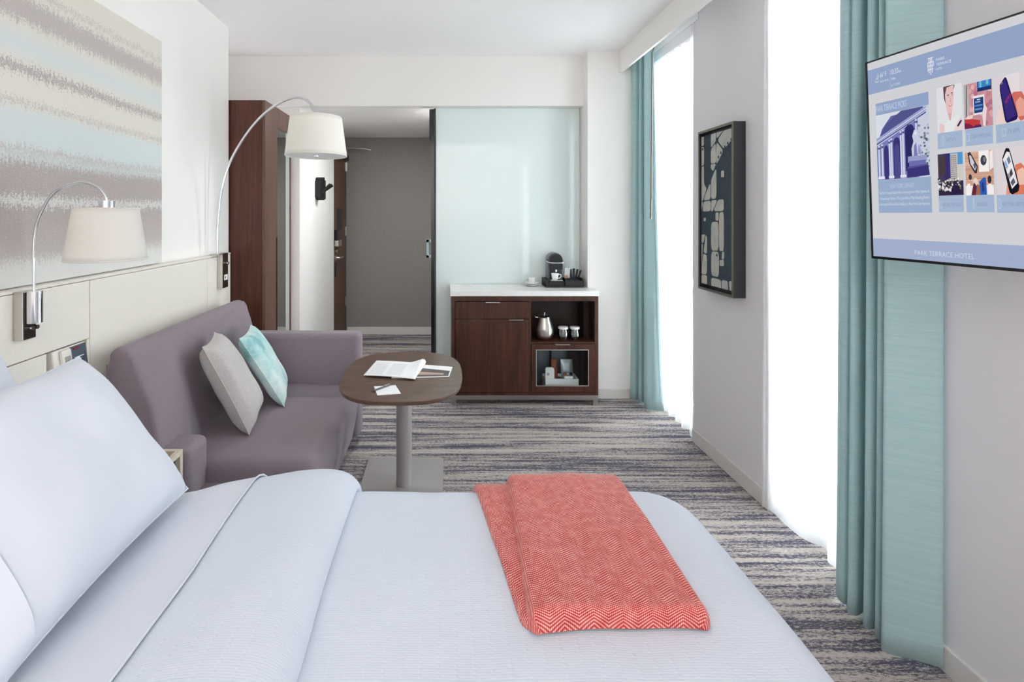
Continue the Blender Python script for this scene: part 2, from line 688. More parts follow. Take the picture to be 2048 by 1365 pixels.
def text_geo(txt, mp, u0, u1, v0, v1, bold=0.0):
    """filled lettering fitted to a box; mp(u, v) -> 3D"""
    cu = bpy.data.curves.new('t', 'FONT')
    cu.body = txt
    cu.resolution_u = 2
    cu.fill_mode = 'FRONT'
    cu.offset = bold
    ob = bpy.data.objects.new('t', cu)
    COL.objects.link(ob)
    dg = bpy.context.evaluated_depsgraph_get()
    me = bpy.data.meshes.new_from_object(ob.evaluated_get(dg))
    vs = [v.co.copy() for v in me.vertices]
    fs = [tuple(p.vertices) for p in me.polygons]
    bpy.data.objects.remove(ob)
    bpy.data.curves.remove(cu)
    bpy.data.meshes.remove(me)
    x0, x1 = min(v.x for v in vs), max(v.x for v in vs)
    y0, y1 = min(v.y for v in vs), max(v.y for v in vs)
    return [mp(u0 + (v.x - x0) / (x1 - x0) * (u1 - u0), v0 + (v.y - y0) / (y1 - y0) * (v1 - v0)) for v in vs], fs


# ================================================================ the setting
CEIL = 2.80
XL, XR = -1.524, 1.625
struct('floor', bx(-2.2, 1.95, -2.75, 6.4, -.05, 0), M['carpet'])
struct('ceiling', bx(-2.2, 1.95, -2.75, 4.25, CEIL, CEIL + .1), M['ceil'])
struct('ceiling_foyer', bx(-2.2, .3, 4.25, 6.4, 2.44, 2.54), M['ceil'])
struct('wall_left', bx(XL - .18, XL, -2.75, 3.52, 0, CEIL), M['wall'])
struct('wall_alcove', MB().box(-2.2, -2.08, 3.52, 4.2, 0, CEIL).box(-2.2, XL - .18, 3.42, 3.52, 0, CEIL), M['wall'])
m = MB()
m.box(XR, 1.9, 3.99, 4.35, 0, CEIL)
m.box(XR, 1.9, 2.49, 3.27, 0, CEIL)
m.box(XR, 1.9, -1.2, 1.72, 0, CEIL)
m.box(XR, 1.9, -2.75, -2.0, 0, CEIL)
m.box(XR, 1.9, -2.0, -1.2, 2.66, CEIL)
m.box(XR, 1.9, 3.27, 3.99, 2.66, CEIL)
m.box(XR, 1.9, 1.72, 2.49, 2.66, CEIL)
struct('wall_right', m, M['wall_r'])
m = MB()
m.box(-2.2, 1.15, 4.15, 4.25, 2.385, CEIL)
m.box(1.15, XR, 4.03, 4.36, 0, CEIL)
struct('wall_far', m, M['wall'])
m = MB().box(XL, XR, -2.75, -2.6, 0, CEIL)
struct('wall_rear', m, M['wall'])
struct('wall_foyer_left', bx(-1.5, -1.22, 4.2, 5.49, 0, 2.44), M['wall'])
struct('wall_foyer_end', bx(-1.5, .3, 6.2, 6.35, 0, 2.44), M['grey_paper'])
struct('wall_foyer_right', bx(.02, .2, 4.3, 6.2, 0, 2.44), M['grey_paper'])
struct('wall_foyer_door', bx(-1.5, -1.26, 5.49, 6.2, 2.22, 2.44), M['wall'])
struct('baseboard_foyer', bx(-1.21, .02, 6.185, 6.2, 0, .09), M['base'], bevel=.003)
m = MB()
m.box(1.612, XR, 2.495, 3.265, 0, .085)
m.box(1.612, XR, -1.195, 1.715, 0, .085)
m.box(1.612, XR, -2.6, -2.005, 0, .085)
struct('baseboard_right', m, M['base'], bevel=.003)
struct('baseboard_far', bx(1.19, 1.61, 4.018, 4.03, 0, .075), M['base'], bevel=.003)
struct('trim_1', bx(1.404, 1.424, -2.6, 4.03, 2.622, CEIL), M['wall'], bevel=.002)


def window(name, y0, y1):
    f = MB()
    f.box(1.80, 1.86, y0, y0 + .05, 0, 2.66)
    f.box(1.80, 1.86, y1 - .05, y1, 0, 2.66)
    f.box(1.80, 1.86, y0, y1, 0, .09)
    f.box(1.80, 1.86, y0, y1, 2.58, 2.66)
    f.box(1.80, 1.86, y0, y1, .95, 1.0)
    w = struct(name, f, M['window_frame'])
    O('pane', bx(1.825, 1.835, y0 + .05, y1 - .05, 1.0, 2.58), M['glass'], w)
    O('pane', bx(1.825, 1.835, y0 + .05, y1 - .05, .09, .95), M['glass'], w)


window('window_1', 3.27, 3.99)
window('window_2', 1.72, 2.49)
window('fill_window', -2.0, -1.2)  # unseen window, added to bring in side fill light
# entrance door (structure) with its hardware
dr = struct('door_1', bx(-1.262, -1.225, 5.49, 6.14, .01, 2.22), M['door'], bevel=.003)
X0 = -1.225
for zz in (2.07, 1.28, .42):
    O('hinge', bx(X0 - .01, X0 + .022, 6.13, 6.155, zz - .055, zz + .055), M['nickel'], dr, bevel=.002)
O('door_frame', bx(-1.28, X0, 6.155, 6.2, 0, 2.26), M['frame_dark'], dr)
O('notice_plate', bx(X0, X0 + .012, 5.68, 5.88, 1.31, 1.555), M['frame_dark'], dr, bevel=.003, label='dark evacuation notice frame')
O('door_guard', bx(X0, X0 + .035, 5.53, 5.70, 1.20, 1.315), M['black'], dr, bevel=.006, label='black reader housing')
O('lock_housing', bx(X0, X0 + .05, 5.52, 5.70, 1.13, 1.197), M['nickel'], dr, bevel=.006)
O('deadbolt', MB().tube([(X0, 5.60, 1.075), (X0 + .02, 5.60, 1.075)], .025, 16), M['nickel'], dr, smooth=40)
h = O('lever_rose', MB().tube([(X0, 5.575, 1.0), (X0 + .012, 5.575, 1.0)], .03, 16), M['nickel'], dr, smooth=40)
O('door_lever', MB().tube([(X0, 5.575, 1.0), (X0 + .05, 5.575, 1.0), (X0 + .055, 5.6, 1.0), (X0 + .055, 5.72, 1.0)], .011, 10), M['nickel'], dr, smooth=60)
O('slim_dark_bar', bx(X0, X0 + .012, 5.56, 5.60, .79, .95), M['frame_dark'], dr, bevel=.003)  # slim dark upright bar on the door below the lever
O('closer_body', bx(X0, X0 + .05, 5.98, 6.12, 2.14, 2.20), M['frame_dark'], dr, bevel=.004)
O('closer_arm', MB().tube([(X0 + .03, 6.05, 2.20), (X0 + .05, 6.05, 2.285), (-.95, 6.0, 2.272), (-.89, 6.02, 2.262)], .009, 8).tube([(X0 + .02, 6.15, 2.30), (-.95, 6.0, 2.285)], .008, 8), M['nickel'], dr, smooth=50)

# aqua glass partition with its sliding edge
gp = struct('partition_1', bx(-.076, 1.15, 4.24, 4.262, 0.02, 2.385), M['aqua'])
O('glass_edge', bx(-.118, -.078, 4.25, 4.272, .01, 2.38), M['darkglass'], gp)
O('glass_edge', bx(-.092, -.077, 4.226, 4.246, .01, 2.38), M['frame_dark'], gp)
O('track_clamp', bx(-.135, -.08, 4.275, 4.30, 2.12, 2.385), M['frame_dark'], gp, bevel=.003)
hm = MB()
hm.box(-.158, -.138, 4.27, 4.29, 1.11, 1.27)
hm.box(-.158, -.08, 4.27, 4.29, 1.245, 1.268)
hm.box(-.158, -.08, 4.27, 4.29, 1.112, 1.135)
O('pull_handle', hm, simple('frosted_pull', (178, 205, 214), .25), gp, label='square frosted glass pull handle')
O('edge_channel', bx(1.138, 1.15, 4.222, 4.24, .9, 2.385), M['nickel'], gp)

# headboard: built-in panelling with a niche
HF = -1.47
XLG = XL + .0015
hb = thing('headboard', 'long cream panelled headboard running along the left wall behind bed and sofa', 'headboard', (-1.5, 1.4, 0))
P = M['panel']
O('panel', bx(XLG, HF, -.7, 2.067, .970, 1.208), P, hb, bevel=.002)
O('panel', bx(XLG, HF, -.7, 1.845, .02, .966), P, hb, bevel=.002)
O('panel', bx(XLG, HF, 1.848, 2.067, .02, .74), P, hb, bevel=.002)
O('niche_side', bx(XLG, HF, 2.052, 2.067, .742, .968), P, hb)
O('niche_back', bx(XLG + .001, XL + .006, 1.846, 2.052, .741, .969), P, hb)
O('panel', bx(XLG, HF, 2.071, 3.093, .02, 1.208), P, hb, bevel=.002)
O('panel', bx(XLG, HF, 3.096, 3.425, .02, 1.208), P, hb, bevel=.002)
O('ledge', bx(XLG, HF, -.7, 3.43, 1.210, 1.222), P, hb, bevel=.002)

# ================================================================ wardrobe
wd = thing('wardrobe', 'tall walnut wardrobe with mirrored door at the end of the left wall', 'wardrobe', (-1.65, 3.86, 0))
m = MB()
m.box(-2.05, -1.296, 3.54, 3.565, 0, 2.293)
m.box(-2.05, -1.296, 4.12, 4.14, 0, 2.293)
m.box(-2.05, -2.03, 3.565, 4.12, 0, 2.293)
m.box(-2.03, -1.296, 3.565, 4.12, 2.27, 2.293)
m.box(-2.03, -1.296, 3.565, 4.12, 0, .06)
O('body', m, M['closet'], wd)
dm = MB()
dm.box(-1.294, -1.274, 3.54, 3.80, .02, 2.293)
dm.box(-1.294, -1.274, 4.125, 4.14, .02, 2.293)
dm.box(-1.294, -1.274, 3.80, 4.125, 2.14, 2.293)
dm.box(-1.294, -1.274, 3.80, 4.125, .02, .12)
d1 = O('door', dm, M['closet_frame'], wd)
O('mirror', bx(-1.290, -1.279, 3.80, 4.125, .12, 2.14), M['mirror'], d1)
O('finger_pull', bx(-1.274, -1.270, 3.775, 3.79, .02, 1.31), M['walnut_in'], d1)

# wall sculpture in the foyer: bundle of upright bars with fanned ones
sc = thing('wall_sculpture', 'small black wall sculpture of bundled bars on the white foyer wall', 'wall art', (-1.22, 4.75, 1.62))
for i, (dx, y, z0, z1) in enumerate([(.012, 4.695, 1.645, 1.80), (.02, 4.715, 1.63, 1.825), (.026, 4.735, 1.625, 1.835), (.022, 4.755, 1.62, 1.83), (.026, 4.775, 1.63, 1.81), (.018, 4.795, 1.65, 1.80)]):
    O('bar', bx(-1.22, -1.22 + dx * 1.7 + .036, y - .0075, y + .0075, z0, z1), M['blackmatte'], sc, bevel=.002)
for i in range(5):
    p0 = Vector((-1.165, 4.70 + .018 * i, 1.675 + .006 * i))
    p1 = Vector((-1.088 + .004 * i, 4.705 + .018 * i, 1.762 + (.008 if i % 2 else 0)))
    dd = (p1 - p0)
    az = dd.normalized()
    O('angled_bar', MB().obox((p0 + p1) / 2, (az.z, 0, -az.x), (0, 1, 0), az, .011, .008, dd.length / 2), M['blackmatte'], sc, bevel=.002)

# ================================================================ minibar cabinet
cb = thing('minibar_cabinet', 'walnut minibar cabinet with open niche and steel base against aqua glass', 'cabinet', (.615, 4.05, 0))
W = M['walnut']
YF = 3.87
YB = 4.215
m = MB()
m.box(.05, .078, YF, YB, .082, .85)
m.box(1.160, 1.187, YF, 4.018, .082, .85)
m.box(1.120, 1.148, 4.018, YB, .082, .85)
m.box(.078, 1.160, YF, 4.018, .812, .85)
m.box(.078, 1.160, YF, 4.018, .082, .102)
m.box(.078, 1.12, 4.018, YB, .812, .85)
m.box(.078, 1.12, 4.018, YB, .082, .102)
m.box(.652, .668, YF + .004, YB, .102, .812)
O('carcass', m, W, cb)
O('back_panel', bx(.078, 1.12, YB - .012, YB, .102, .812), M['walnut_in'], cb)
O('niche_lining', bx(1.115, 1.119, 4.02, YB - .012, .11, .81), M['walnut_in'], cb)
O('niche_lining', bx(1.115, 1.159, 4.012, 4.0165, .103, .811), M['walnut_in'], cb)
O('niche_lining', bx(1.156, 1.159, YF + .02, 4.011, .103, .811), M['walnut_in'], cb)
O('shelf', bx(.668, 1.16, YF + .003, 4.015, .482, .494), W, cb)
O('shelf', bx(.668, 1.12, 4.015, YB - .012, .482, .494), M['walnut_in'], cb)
d = O('drawer', bx(.0815, .649, YF - .004, YF + .018, .675, .806), W, cb, bevel=.001)
O('pull', bx(.313, .423, YF - .022, YF - .003, .802, .807), M['nickel'], d)
d = O('door', bx(.0815, .649, YF - .004, YF + .018, .105, .671), W, cb, bevel=.001)
O('pull', bx(.491, .604, YF - .022, YF - .003, .667, .672), M['nickel'], d)
m = MB()
x0, x1, z0, z1 = .671, 1.157, .106, .479
a0, a1, b0, b1 = .703, 1.112, .154, .438
m.box(x0, x1, YF - .004, YF + .018, b1, z1)
m.box(x0, x1, YF - .004, YF + .018, z0, b0)
m.box(x0, a0, YF - .004, YF + .018, b0, b1)
m.box(a1, x1, YF - .004, YF + .018, b0, b1)
d = O('glass_door', m, W, cb)
O('pull', bx(.851, .964, YF - .022, YF - .003, .476, .481), M['nickel'], d)
m = MB()
t = .006
m.box(a0, a1, YF - .007, YF, b1 - t, b1)
m.box(a0, a1, YF - .007, YF, b0, b0 + t)
m.box(a0, a0 + t, YF - .007, YF, b0 + t, b1 - t)
m.box(a1 - t, a1, YF - .007, YF, b0 + t, b1 - t)
O('steel_trim', m, M['nickel'], d)
O('pane', bx(a0 + t, a1 - t, YF + .002, YF + .006, b0 + t, b1 - t), clear_glass('cabinet_glass', (.95, .97, .97, 1), .35), d)
m = MB()
m.box(.05, 1.187, YF + .005, YF + .035, .045, .08)
m.box(.05, .08, YF + .035, YB - .02, .045, .08)
m.box(1.11, 1.14, YF + .035, YB - .02, .045, .08)
O('base_rail', m, M['steel'], cb)
for lx, ly in ((.052, YF + .005), (1.148, YF + .005), (.052, YB - .05), (1.108, YB - .05)):
    O('leg', bx(lx, lx + .036, ly, ly + .03, 0, .045), M['steel'], cb)
m = MB()
m.prism([(.04, 3.85), (1.187, 3.85), (1.187, 4.022), (1.147, 4.022), (1.147, 4.234), (.04, 4.234)], lambda a, b, k: (a, b, k), .852, .8925)
O('countertop', m, M['quartz'], cb, bevel=.002, label='white quartz countertop')

# things in and on the cabinet
ib = thing('ice_bucket', 'round steel ice bucket with lid on the cabinet niche shelf', 'bucket', (.787, 3.965, .4948))
prof = [(.040, 0), (.055, .006), (.068, .03), (.074, .06), (.072, .09), (.062, .13), (.052, .16), (.049, .172), (.047, .172)]
O('body', MB().lathe((.787, 3.965, .4948), prof, 40), M['steel'], ib, smooth=50)
O('lid', MB().lathe((.787, 3.965, .667), [(.050, 0), (.051, .008), (.04, .014), (.012, .017)], 32), M['steel'], ib, smooth=40)
O('knob', MB().lathe((.787, 3.965, .684), [(.004, 0), (.004, .01), (.009, .014), (.009, .02), (.004, .024)], 16), M['chrome'], ib, smooth=40)
O('handle', MB().tube([(.735, 3.95, .668), (.716, 3.945, .674), (.71, 3.945, .676)], .005, 8), M['chrome'], ib, smooth=60)


def tumbler(x, label):
    t = thing('tumbler', label, 'glass', (x, 3.955, .4948), 'lidded tumblers in the cabinet niche')
    p = [(.024, 0), (.036, .006), (.0435, .03), (.042, .05), (.034, .088), (.032, .088), (.040, .05), (.041, .03), (.034, .009), (.001, .006)]
    O('bowl', MB().lathe((x, 3.955, .4948), p, 28, cap1=False), clear_glass('tumbler_glass', (.93, .95, .95, 1), 3.0), t, smooth=60)
    O('lid', MB().lathe((x, 3.955, .580), [(.038, 0), (.038, .014), (.035, .016)], 28), M['white_plastic'], t, smooth=40, label='white paper cap')
    return t


t1 = tumbler(.934, 'left of the two white-capped glass tumblers beside the ice bucket')
copy_tree(t1, (.092, 0, 0), 'right-hand white-capped glass tumbler at the end of the niche')

# snack tray behind the glass door
tr = thing('snack_tray', 'white snack tray behind the cabinet glass door', 'tray', (.915, 3.99, .102))
m = MB()
m.box(.79, 1.05, 3.93, 4.07, .1028, .160)
m.box(.79, 1.05, 3.93, 3.938, .160, .188)
m.box(.79, 1.05, 4.062, 4.07, .160, .188)
m.box(.79, .798, 3.938, 4.062, .160, .188)
m.box(1.042, 1.05, 3.938, 4.062, .160, .188)
O('tray', m, M['white_plastic'], tr)


def pouch(name, c, w, h, mat, label, cat='packet', lean=.03, group=None):
    x, y, z = c

    def fn(u, v):
        a = (u - .5) * w
        b = v * h
        th = .012 * math.sin(PI * u) ** .5 * math.sin(PI * min(v * .98 + .01, 1)) ** .6
        return (x + a, y + lean * v - th, z + b)

    def fb(u, v):
        p = fn(u, v)
        return (p[0], 2 * (y + lean * v) - p[1] + .001, p[2])
    mm = MB().grid(fn, 9, 9).grid(fb, 9, 9)
    return O(name, mm, mat, smooth=60, label=label, cat=cat, group=group)


pouch('snack_pouch', (.80, 4.10, .1028), .12, .31, M['dark_pouch'], 'tall dark snack pouch standing at left behind the cabinet glass')
pouch('snack_pouch', (.945, 4.115, .1028), .13, .315, M['dark_pouch'], 'tall dark snack pouch standing behind the silver packet')
pouch('snack_pouch', (.985, 4.03, .162), .095, .145, M['silver_pouch'], 'light silver snack packet standing in the white tray')
pouch('snack_pouch', (.888, 4.045, .162), .05, .14, M['amber'], 'narrow amber and dark snack packet in the white tray')
cd = O('snack_card', MB().prism(rnd_poly([(.793, .16), (.862, .16), (.862, .272), (.793, .272)], .12, 2), lambda a, b, k: (a, k, b), 3.945, 3.965), M['white_plastic'], label='white rounded card standing in the snack tray', cat='card')
m = MB()
WL_card = WL[cd.name]
e = MB()
e.box(.806, .809, 3.943, 3.9448, .214, .231)
e.box(.819, .822, 3.943, 3.9448, .214, .231)
e.box(.809, .819, 3.943, 3.9448, .214, .217)
e.box(.809, .819, 3.943, 3.9448, .228, .231)
e.box(.8125, .8155, 3.943, 3.9448, .2205, .2245)
O('emblem', e, M['redprint'], cd, label='small dark red square emblem')
O('snack_box', bx(.945, 1.012, 3.945, 3.99, .162, .206), M['white_plastic'], bevel=.003, label='small white snack box in the tray', cat='box')
for i, (px, pz, mt) in enumerate([(.952, .206, 'amber'), (.975, .207, 'silver_pouch'), (.998, .206, 'black')]):
    O('wrapped_candy', MB().lathe((px, 3.965, pz), [(.003, 0), (.012, .005), (.015, .012), (.011, .02), (.002, .024)], 10), M[mt], smooth=60,
      label=['amber wrapped candy on the small snack box', 'silver wrapped candy in the middle on the snack box', 'black wrapped candy at right on the snack box'][i], cat='candy', group='candies on the snack box')
O('snack_tin', MB().lathe((.905, 3.975, .162), [(.026, 0), (.027, .003), (.027, .022), (.024, .025)], 20), M['nickel'], smooth=40, label='low round silver tin in the snack tray', cat='tin')

# coffee station
CZ = .8930
ct = thing('coffee_tray', 'black stepped coffee tray on the white countertop', 'tray', (.96, 4.12, CZ))
m = MB()
m.box(.815, 1.118, 4.035, 4.215, CZ, CZ + .012)
m.box(.815, .835, 4.035, 4.215, CZ + .012, CZ + .062)
m.box(.835, 1.118, 4.205, 4.215, CZ + .012, CZ + .062)
O('base', m, M['blackmatte'], ct, bevel=.002)
m = MB()
m.box(.972, 1.118, 4.035, 4.043, CZ + .012, CZ + .055)
m.box(.972, .980, 4.043, 4.205, CZ + .012, CZ + .07)
m.box(1.110, 1.118, 4.043, 4.205, CZ + .012, CZ + .07)
m.box(.98, 1.11, 4.12, 4.126, CZ + .012, CZ + .065)
O('compartment_box', m, M['blackmatte'], ct)
O('platform', bx(.838, .968, 4.04, 4.20, CZ + .012, CZ + .05), M['black'], ct, bevel=.003)

cm = thing('coffee_machine', 'black and grey pod coffee machine with chrome lever on the black tray', 'coffee machine', (.905, 4.15, CZ + .05))
CB = CZ + .0508


def arch(w, z0, zs, n=14):
    p = [(-w / 2, z0), (w / 2, z0)]
    for i in range(n + 1):
        a = PI * i / n
        p.append((w / 2 * math.cos(a), zs + w / 2 * 1.0 * math.sin(a)))
    return p


O('side_shell', MB().prism(arch(.118, CB, CB + .165), lambda a, b, k: (.905 + a, k, b), 4.10, 4.203), simple('grey_ribbed_shell', (98, 106, 110), .3, metal=.5, bump=(9, .5, .004, (1, 1, 14))), cm, smooth=40)
O('front_panel', MB().prism(arch(.104, CB + .09, CB + .165), lambda a, b, k: (.905 + a, k, b), 4.062, 4.10), M['black'], cm, smooth=40, bevel=.003)
O('recess_panel', bx(.857, .953, 4.094, 4.10, CB + .004, CB + .09), M['frame_dark'], cm)
O('spout', MB().tube([(.905, 4.078, CB + .092), (.905, 4.078, CB + .07)], .008, 10), M['chrome'], cm, smooth=60)
O('lever', MB().tube(spline([(.838, 4.13, CB + .158), (.842, 4.07, CB + .15), (.87, 4.053, CB + .146), (.94, 4.053, CB + .146), (.968, 4.07, CB + .15), (.972, 4.13, CB + .158)], 22), .0045, 8), M['chrome'], cm, smooth=60)
O('drip_tray', bx(.857, .953, 4.045, 4.094, CB, CB + .008), M['nickel'], cm, bevel=.002)
O('lever_pivot', MB().tube([(.836, 4.13, CB + .16), (.846, 4.13, CB + .16)], .008, 10), M['black'], cm, smooth=60)


def cup(x, y, z, label, side):
    t = thing('espresso_cup', label, 'cup', (x, y, z), 'white espresso cups')
    pr = [(.020, 0), (.023, .003), (.027, .03), (.031, .053), (.0295, .053), (.0255, .03), (.021, .006), (.001, .004)]
    O('bowl', MB().lathe((x, y, z), pr, 28, cap1=False), M['china'], t, smooth=60)
    hp = spline([(x + side * .029, y, z + .043), (x + side * .045, y, z + .042), (x + side * .049, y, z + .028), (x + side * .038, y, z + .014), (x + side * .0245, y, z + .012)], 14)
    O('handle', MB().tube(hp, .0035, 8), M['china'], t, smooth=60)
    return t


cp = cup(.893, 4.060, CB + .0088, 'white espresso cup under the coffee machine spout', 1)
v, fcs = text_geo('NESPRESSO', lambda u, w: (.893 + .0241 * math.sin(u), 4.060 - .0245 * math.cos(u), CB + .008 + w), -.5, .5, .008, .0125)
O('lettering', MB().add(v, fcs), M['black'], cp, fix=False)
for i, zz in enumerate((0, .0125)):
    O('saucer', MB().lathe((.717, 4.13, CZ + zz), [(.026, 0), (.03, .002), (.055, .009), (.066, .014), (.0655, .016), (.054, .0115), (.028, .005), (.001, .0045)], 36, cap1=False), M['china'], smooth=60,
      label=['lower of the two stacked white saucers on the countertop', 'upper white saucer of the stack, under the espresso cup'][i], cat='saucer', group='stacked saucers')
cup(.717, 4.13, CZ + .0175, 'white espresso cup on the two stacked saucers', -1)

for i, (px, mt) in enumerate(((1.020, 'pod_blue'), (1.072, 'pod_blue'))):
    O('coffee_pod', MB().lathe((px, 4.075, CZ + .03), [(.017, 0), (.017, .003), (.014, .02), (.010, .027), (.002, .029)], 20), M[mt], smooth=50,
      label=['left blue coffee pod in the front compartment of the tray', 'right blue coffee pod in the front compartment of the tray'][i], cat='coffee pod', group='blue coffee pods')
for i, px in enumerate((1.012, 1.05, 1.088)):
    O('pod_foil', MB().lathe((px, 4.105, CZ + .045), [(.015, 0), (.0155, .004), (.001, .005)], 16), M['nickel'], label=['leftmost foil coffee disc in the tray', 'middle foil coffee disc in the tray', 'rightmost foil coffee disc in the tray'][i], cat='coffee pod', group='foil topped pods')
for i, (px, dx, dz) in enumerate(((1.052, -.012, .125), (1.066, .004, .13), (1.078, .022, .125), (1.088, .04, .118))):
    O('stick_packet', MB().obox((px + dx / 2, 4.15, CZ + .012 + dz / 2), (1, 0, 0), (0, 1, 0), Vector((dx, 0, dz)).normalized(), .009, .003, dz / 2), M['black'], bevel=.001,
      label=['first black sugar stick from the left in the tray', 'second black sugar stick from the left in the tray', 'third black sugar stick from the left in the tray', 'black sugar stick leaning furthest right in the tray'][i], cat='packet', group='black sugar sticks')
O('sugar_packet', MB().obox((1.012, 4.145, CZ + .082), (1, 0, 0), Vector((0, .97, .2)).normalized(), Vector((0, -.2, .97)).normalized(), .022, .0025, .068), M['paper'], label='white paper packet standing behind the foil discs', cat='packet')
O('sweetener_packet', MB().obox((1.0, 4.132, CZ + .05), (1, 0, 0), (0, 1, 0), (0, 0, 1), .014, .0025, .036), simple('tan_paper', (176, 140, 116), .6), label='small tan packet in front of the white paper packet', cat='packet')
O('menu_card', bx(.205, .365, 4.135, 4.185, CZ, CZ + .004), M['paper'], label='small white card lying on the left of the countertop', cat='card')

# ================================================================ wall lamps
def arm_lamp(prefix, label, box, arm_pts, r_arm, cx, cy, zb, zt, rb, rt, shade_mat, cyl=None, cap=None):
    bx0, bx1, by0, by1, bz0, bz1 = box
    t = thing(prefix, label, 'lamp', ((bx0 + bx1) / 2, (by0 + by1) / 2, bz0))
    O('backplate', bx(bx0, bx1, by0, by1, bz0, bz1), M['nickel'], t, bevel=.0015)
    O('face_plate', bx(bx1, bx1 + .003, by0 + .003, by1 - .003, bz0 + .003, bz1 - .003), simple('brown_face', (44, 33, 30), .2, coat=.5), t)
    if cyl:
        O('cylinder', MB().tube([(cyl[0], cyl[1], cyl[2]), (cyl[0], cyl[1], cyl[3])], cyl[4], 28), M['chrome'], t, smooth=40)
    O('arm', MB().tube(spline(arm_pts, 60), r_arm, 14), M['chrome'], t, smooth=60)
    s = O('lamp_shade', MB().grid(lambda u, v: (cx + (rb + (rt - rb) * v) * math.cos(2 * PI * u), cy + (rb + (rt - rb) * v) * math.sin(2 * PI * u), zb + (zt - zb) * v), 64, 10, True), shade_mat, t, smooth=180, solid=.003)
    for zz, rr in ((zb, rb), (zt, rt)):
        O('trim_ring', MB().tube([(cx + rr * math.cos(2 * PI * i / 48), cy + rr * math.sin(2 * PI * i / 48), zz) for i in range(49)], .0028, 6, False), shade_mat, s, smooth=180)
    if cap:
        O('cap', MB().tube([(cx, cy, zt), (cx, cy, zt + cap[1])], cap[0], 24), M['chrome'], t, smooth=40)
    O('bulb', MB().lathe((cx, cy, zb + .05), [(.004, 0), (.022, .015), (.028, .035), (.02, .06), (.013, .075), (.013, .1)], 18), M['white_plastic'], t, smooth=60)
    O('stem', MB().tube([(cx, cy, zb - .012), (cx, cy, zb + .055)], .005, 10), M['chrome'], t, smooth=60)
    O('socket', MB().tube([(cx, cy, zb + .14), (cx, cy, zt + .004)], .012, 12), M['chrome'], t, smooth=60)
    O('spider', MB().tube([(cx - rt, cy, zt - .006), (cx + rt, cy, zt - .006)], .002, 6).tube([(cx, cy - rt, zt - .006), (cx, cy + rt, zt - .006)], .002, 6), M['nickel'], t)
    return t


cy1 = 1.727
L1 = arm_lamp('wall_lamp', 'small chrome wall lamp with linen shade above the bed pillows', (HF + .0012, -1.436, 1.70, 1.754, 1.05, 1.2165),
              [(-1.42, cy1, 1.205), (-1.421, cy1, 1.30), (-1.419, cy1, 1.40), (-1.40, cy1, 1.478), (-1.35, cy1, 1.557), (-1.265, cy1, 1.592), (-1.205, cy1, 1.578), (-1.175, cy1, 1.548), (-1.169, cy1, 1.525)],
              .0048, -1.169, cy1, 1.327, 1.502, .122, .096, M['shade'], cyl=(-1.418, cy1, 1.108, 1.2165, .024), cap=(.024, .026))
for yy in (1.722, 1.742):
    O('switch_knob', MB().tube([(-1.434, yy, 1.09), (-1.418, yy, 1.09)], .0075, 12), M['chrome'], L1, smooth=40)
cy2 = 3.19
L2 = arm_lamp('arc_lamp', 'tall arching chrome wall lamp with cream drum shade over the sofa', (HF + .0012, -1.436, 3.225, 3.305, 1.003, 1.232),
              [(-1.455, cy2, 1.2246), (-1.452, cy2, 1.40), (-1.435, cy2, 1.58), (-1.395, cy2, 1.76), (-1.30, cy2, 1.945), (-1.18, cy2, 2.10), (-1.045, cy2, 2.20), (-.935, cy2, 2.228), (-.872, cy2, 2.205), (-.832, cy2, 2.145), (-.822, cy2, 2.10)],
              .0085, -.822, cy2, 1.856, 2.10, .192, .160, M['shade_w'])
O('foot', bx(HF - .02, -1.43, 3.165, 3.225, 1.2235, 1.232), M['nickel'], L2, bevel=.002)
O('switch_knob', MB().tube([(-1.433, 3.265, 1.165), (-1.412, 3.265, 1.165)], .009, 12), M['chrome'], L2, smooth=40)
O('usb_plate', bx(-1.433, -1.43, 3.245, 3.29, 1.055, 1.09), M['white_plastic'], L2, label='white socket insert')
O('usb_slot', bx(-1.43, -1.4295, 3.252, 3.262, 1.065, 1.08), M['pod_blue'], L2)
O('diffuser', MB().lathe((-.822, cy2, 1.860), [(.001, 0), (.188, 0), (.188, .004), (.001, .004)], 40, False, False), simple('opal_diffuser', (240, 240, 240), .5), L2, smooth=40)
O('finial', MB().lathe((-.822, cy2, 1.848), [(.014, 0), (.016, .004), (.016, .012)], 16), M['chrome'], L2, smooth=40)

# ================================================================ art
ap = thing('abstract_print', 'wide abstract print of taupe and pale aqua bands on the left wall', 'picture', (-1.51, 1.45, 1.225))
O('canvas', bx(XL + .0015, XL + .018, .25, 2.66, 1.227, 2.402), M['abstract'], ap, bevel=.001)

FX = 1.558
fa = thing('framed_art', 'tall framed navy and cream map-like artwork between the windows', 'picture', (1.59, 2.886, 1.029))
y0, y1, z0, z1 = 2.70, 3.073, 1.029, 1.987
bw = .014
m = MB()
m.box(FX, XR - .001, y0, y0 + bw, z0, z1)
m.box(FX, XR - .001, y1 - bw, y1, z0, z1)
m.box(FX, XR - .001, y0 + bw, y1 - bw, z0, z0 + bw)
m.box(FX, XR - .001, y0 + bw, y1 - bw, z1 - bw, z1)
O('frame', m, M['frame_dark'], fa)
m = MB()
m.box(FX - .003, FX - .0002, y0, y0 + bw, z0, z1)
m.box(FX - .003, FX - .0002, y1 - bw, y1, z0, z1)
m.box(FX - .003, FX - .0002, y0 + bw, y1 - bw, z0, z0 + bw)
m.box(FX - .003, FX - .0002, y0 + bw, y1 - bw, z1 - bw, z1)
O('frame_lip', m, M['frame_grey'], fa, label='pewter front lip')
O('backing', bx(FX + .03, FX + .035, y0 + bw, y1 - bw, z0 + bw, z1 - bw), M['black'], fa)
ACX = FX + .008
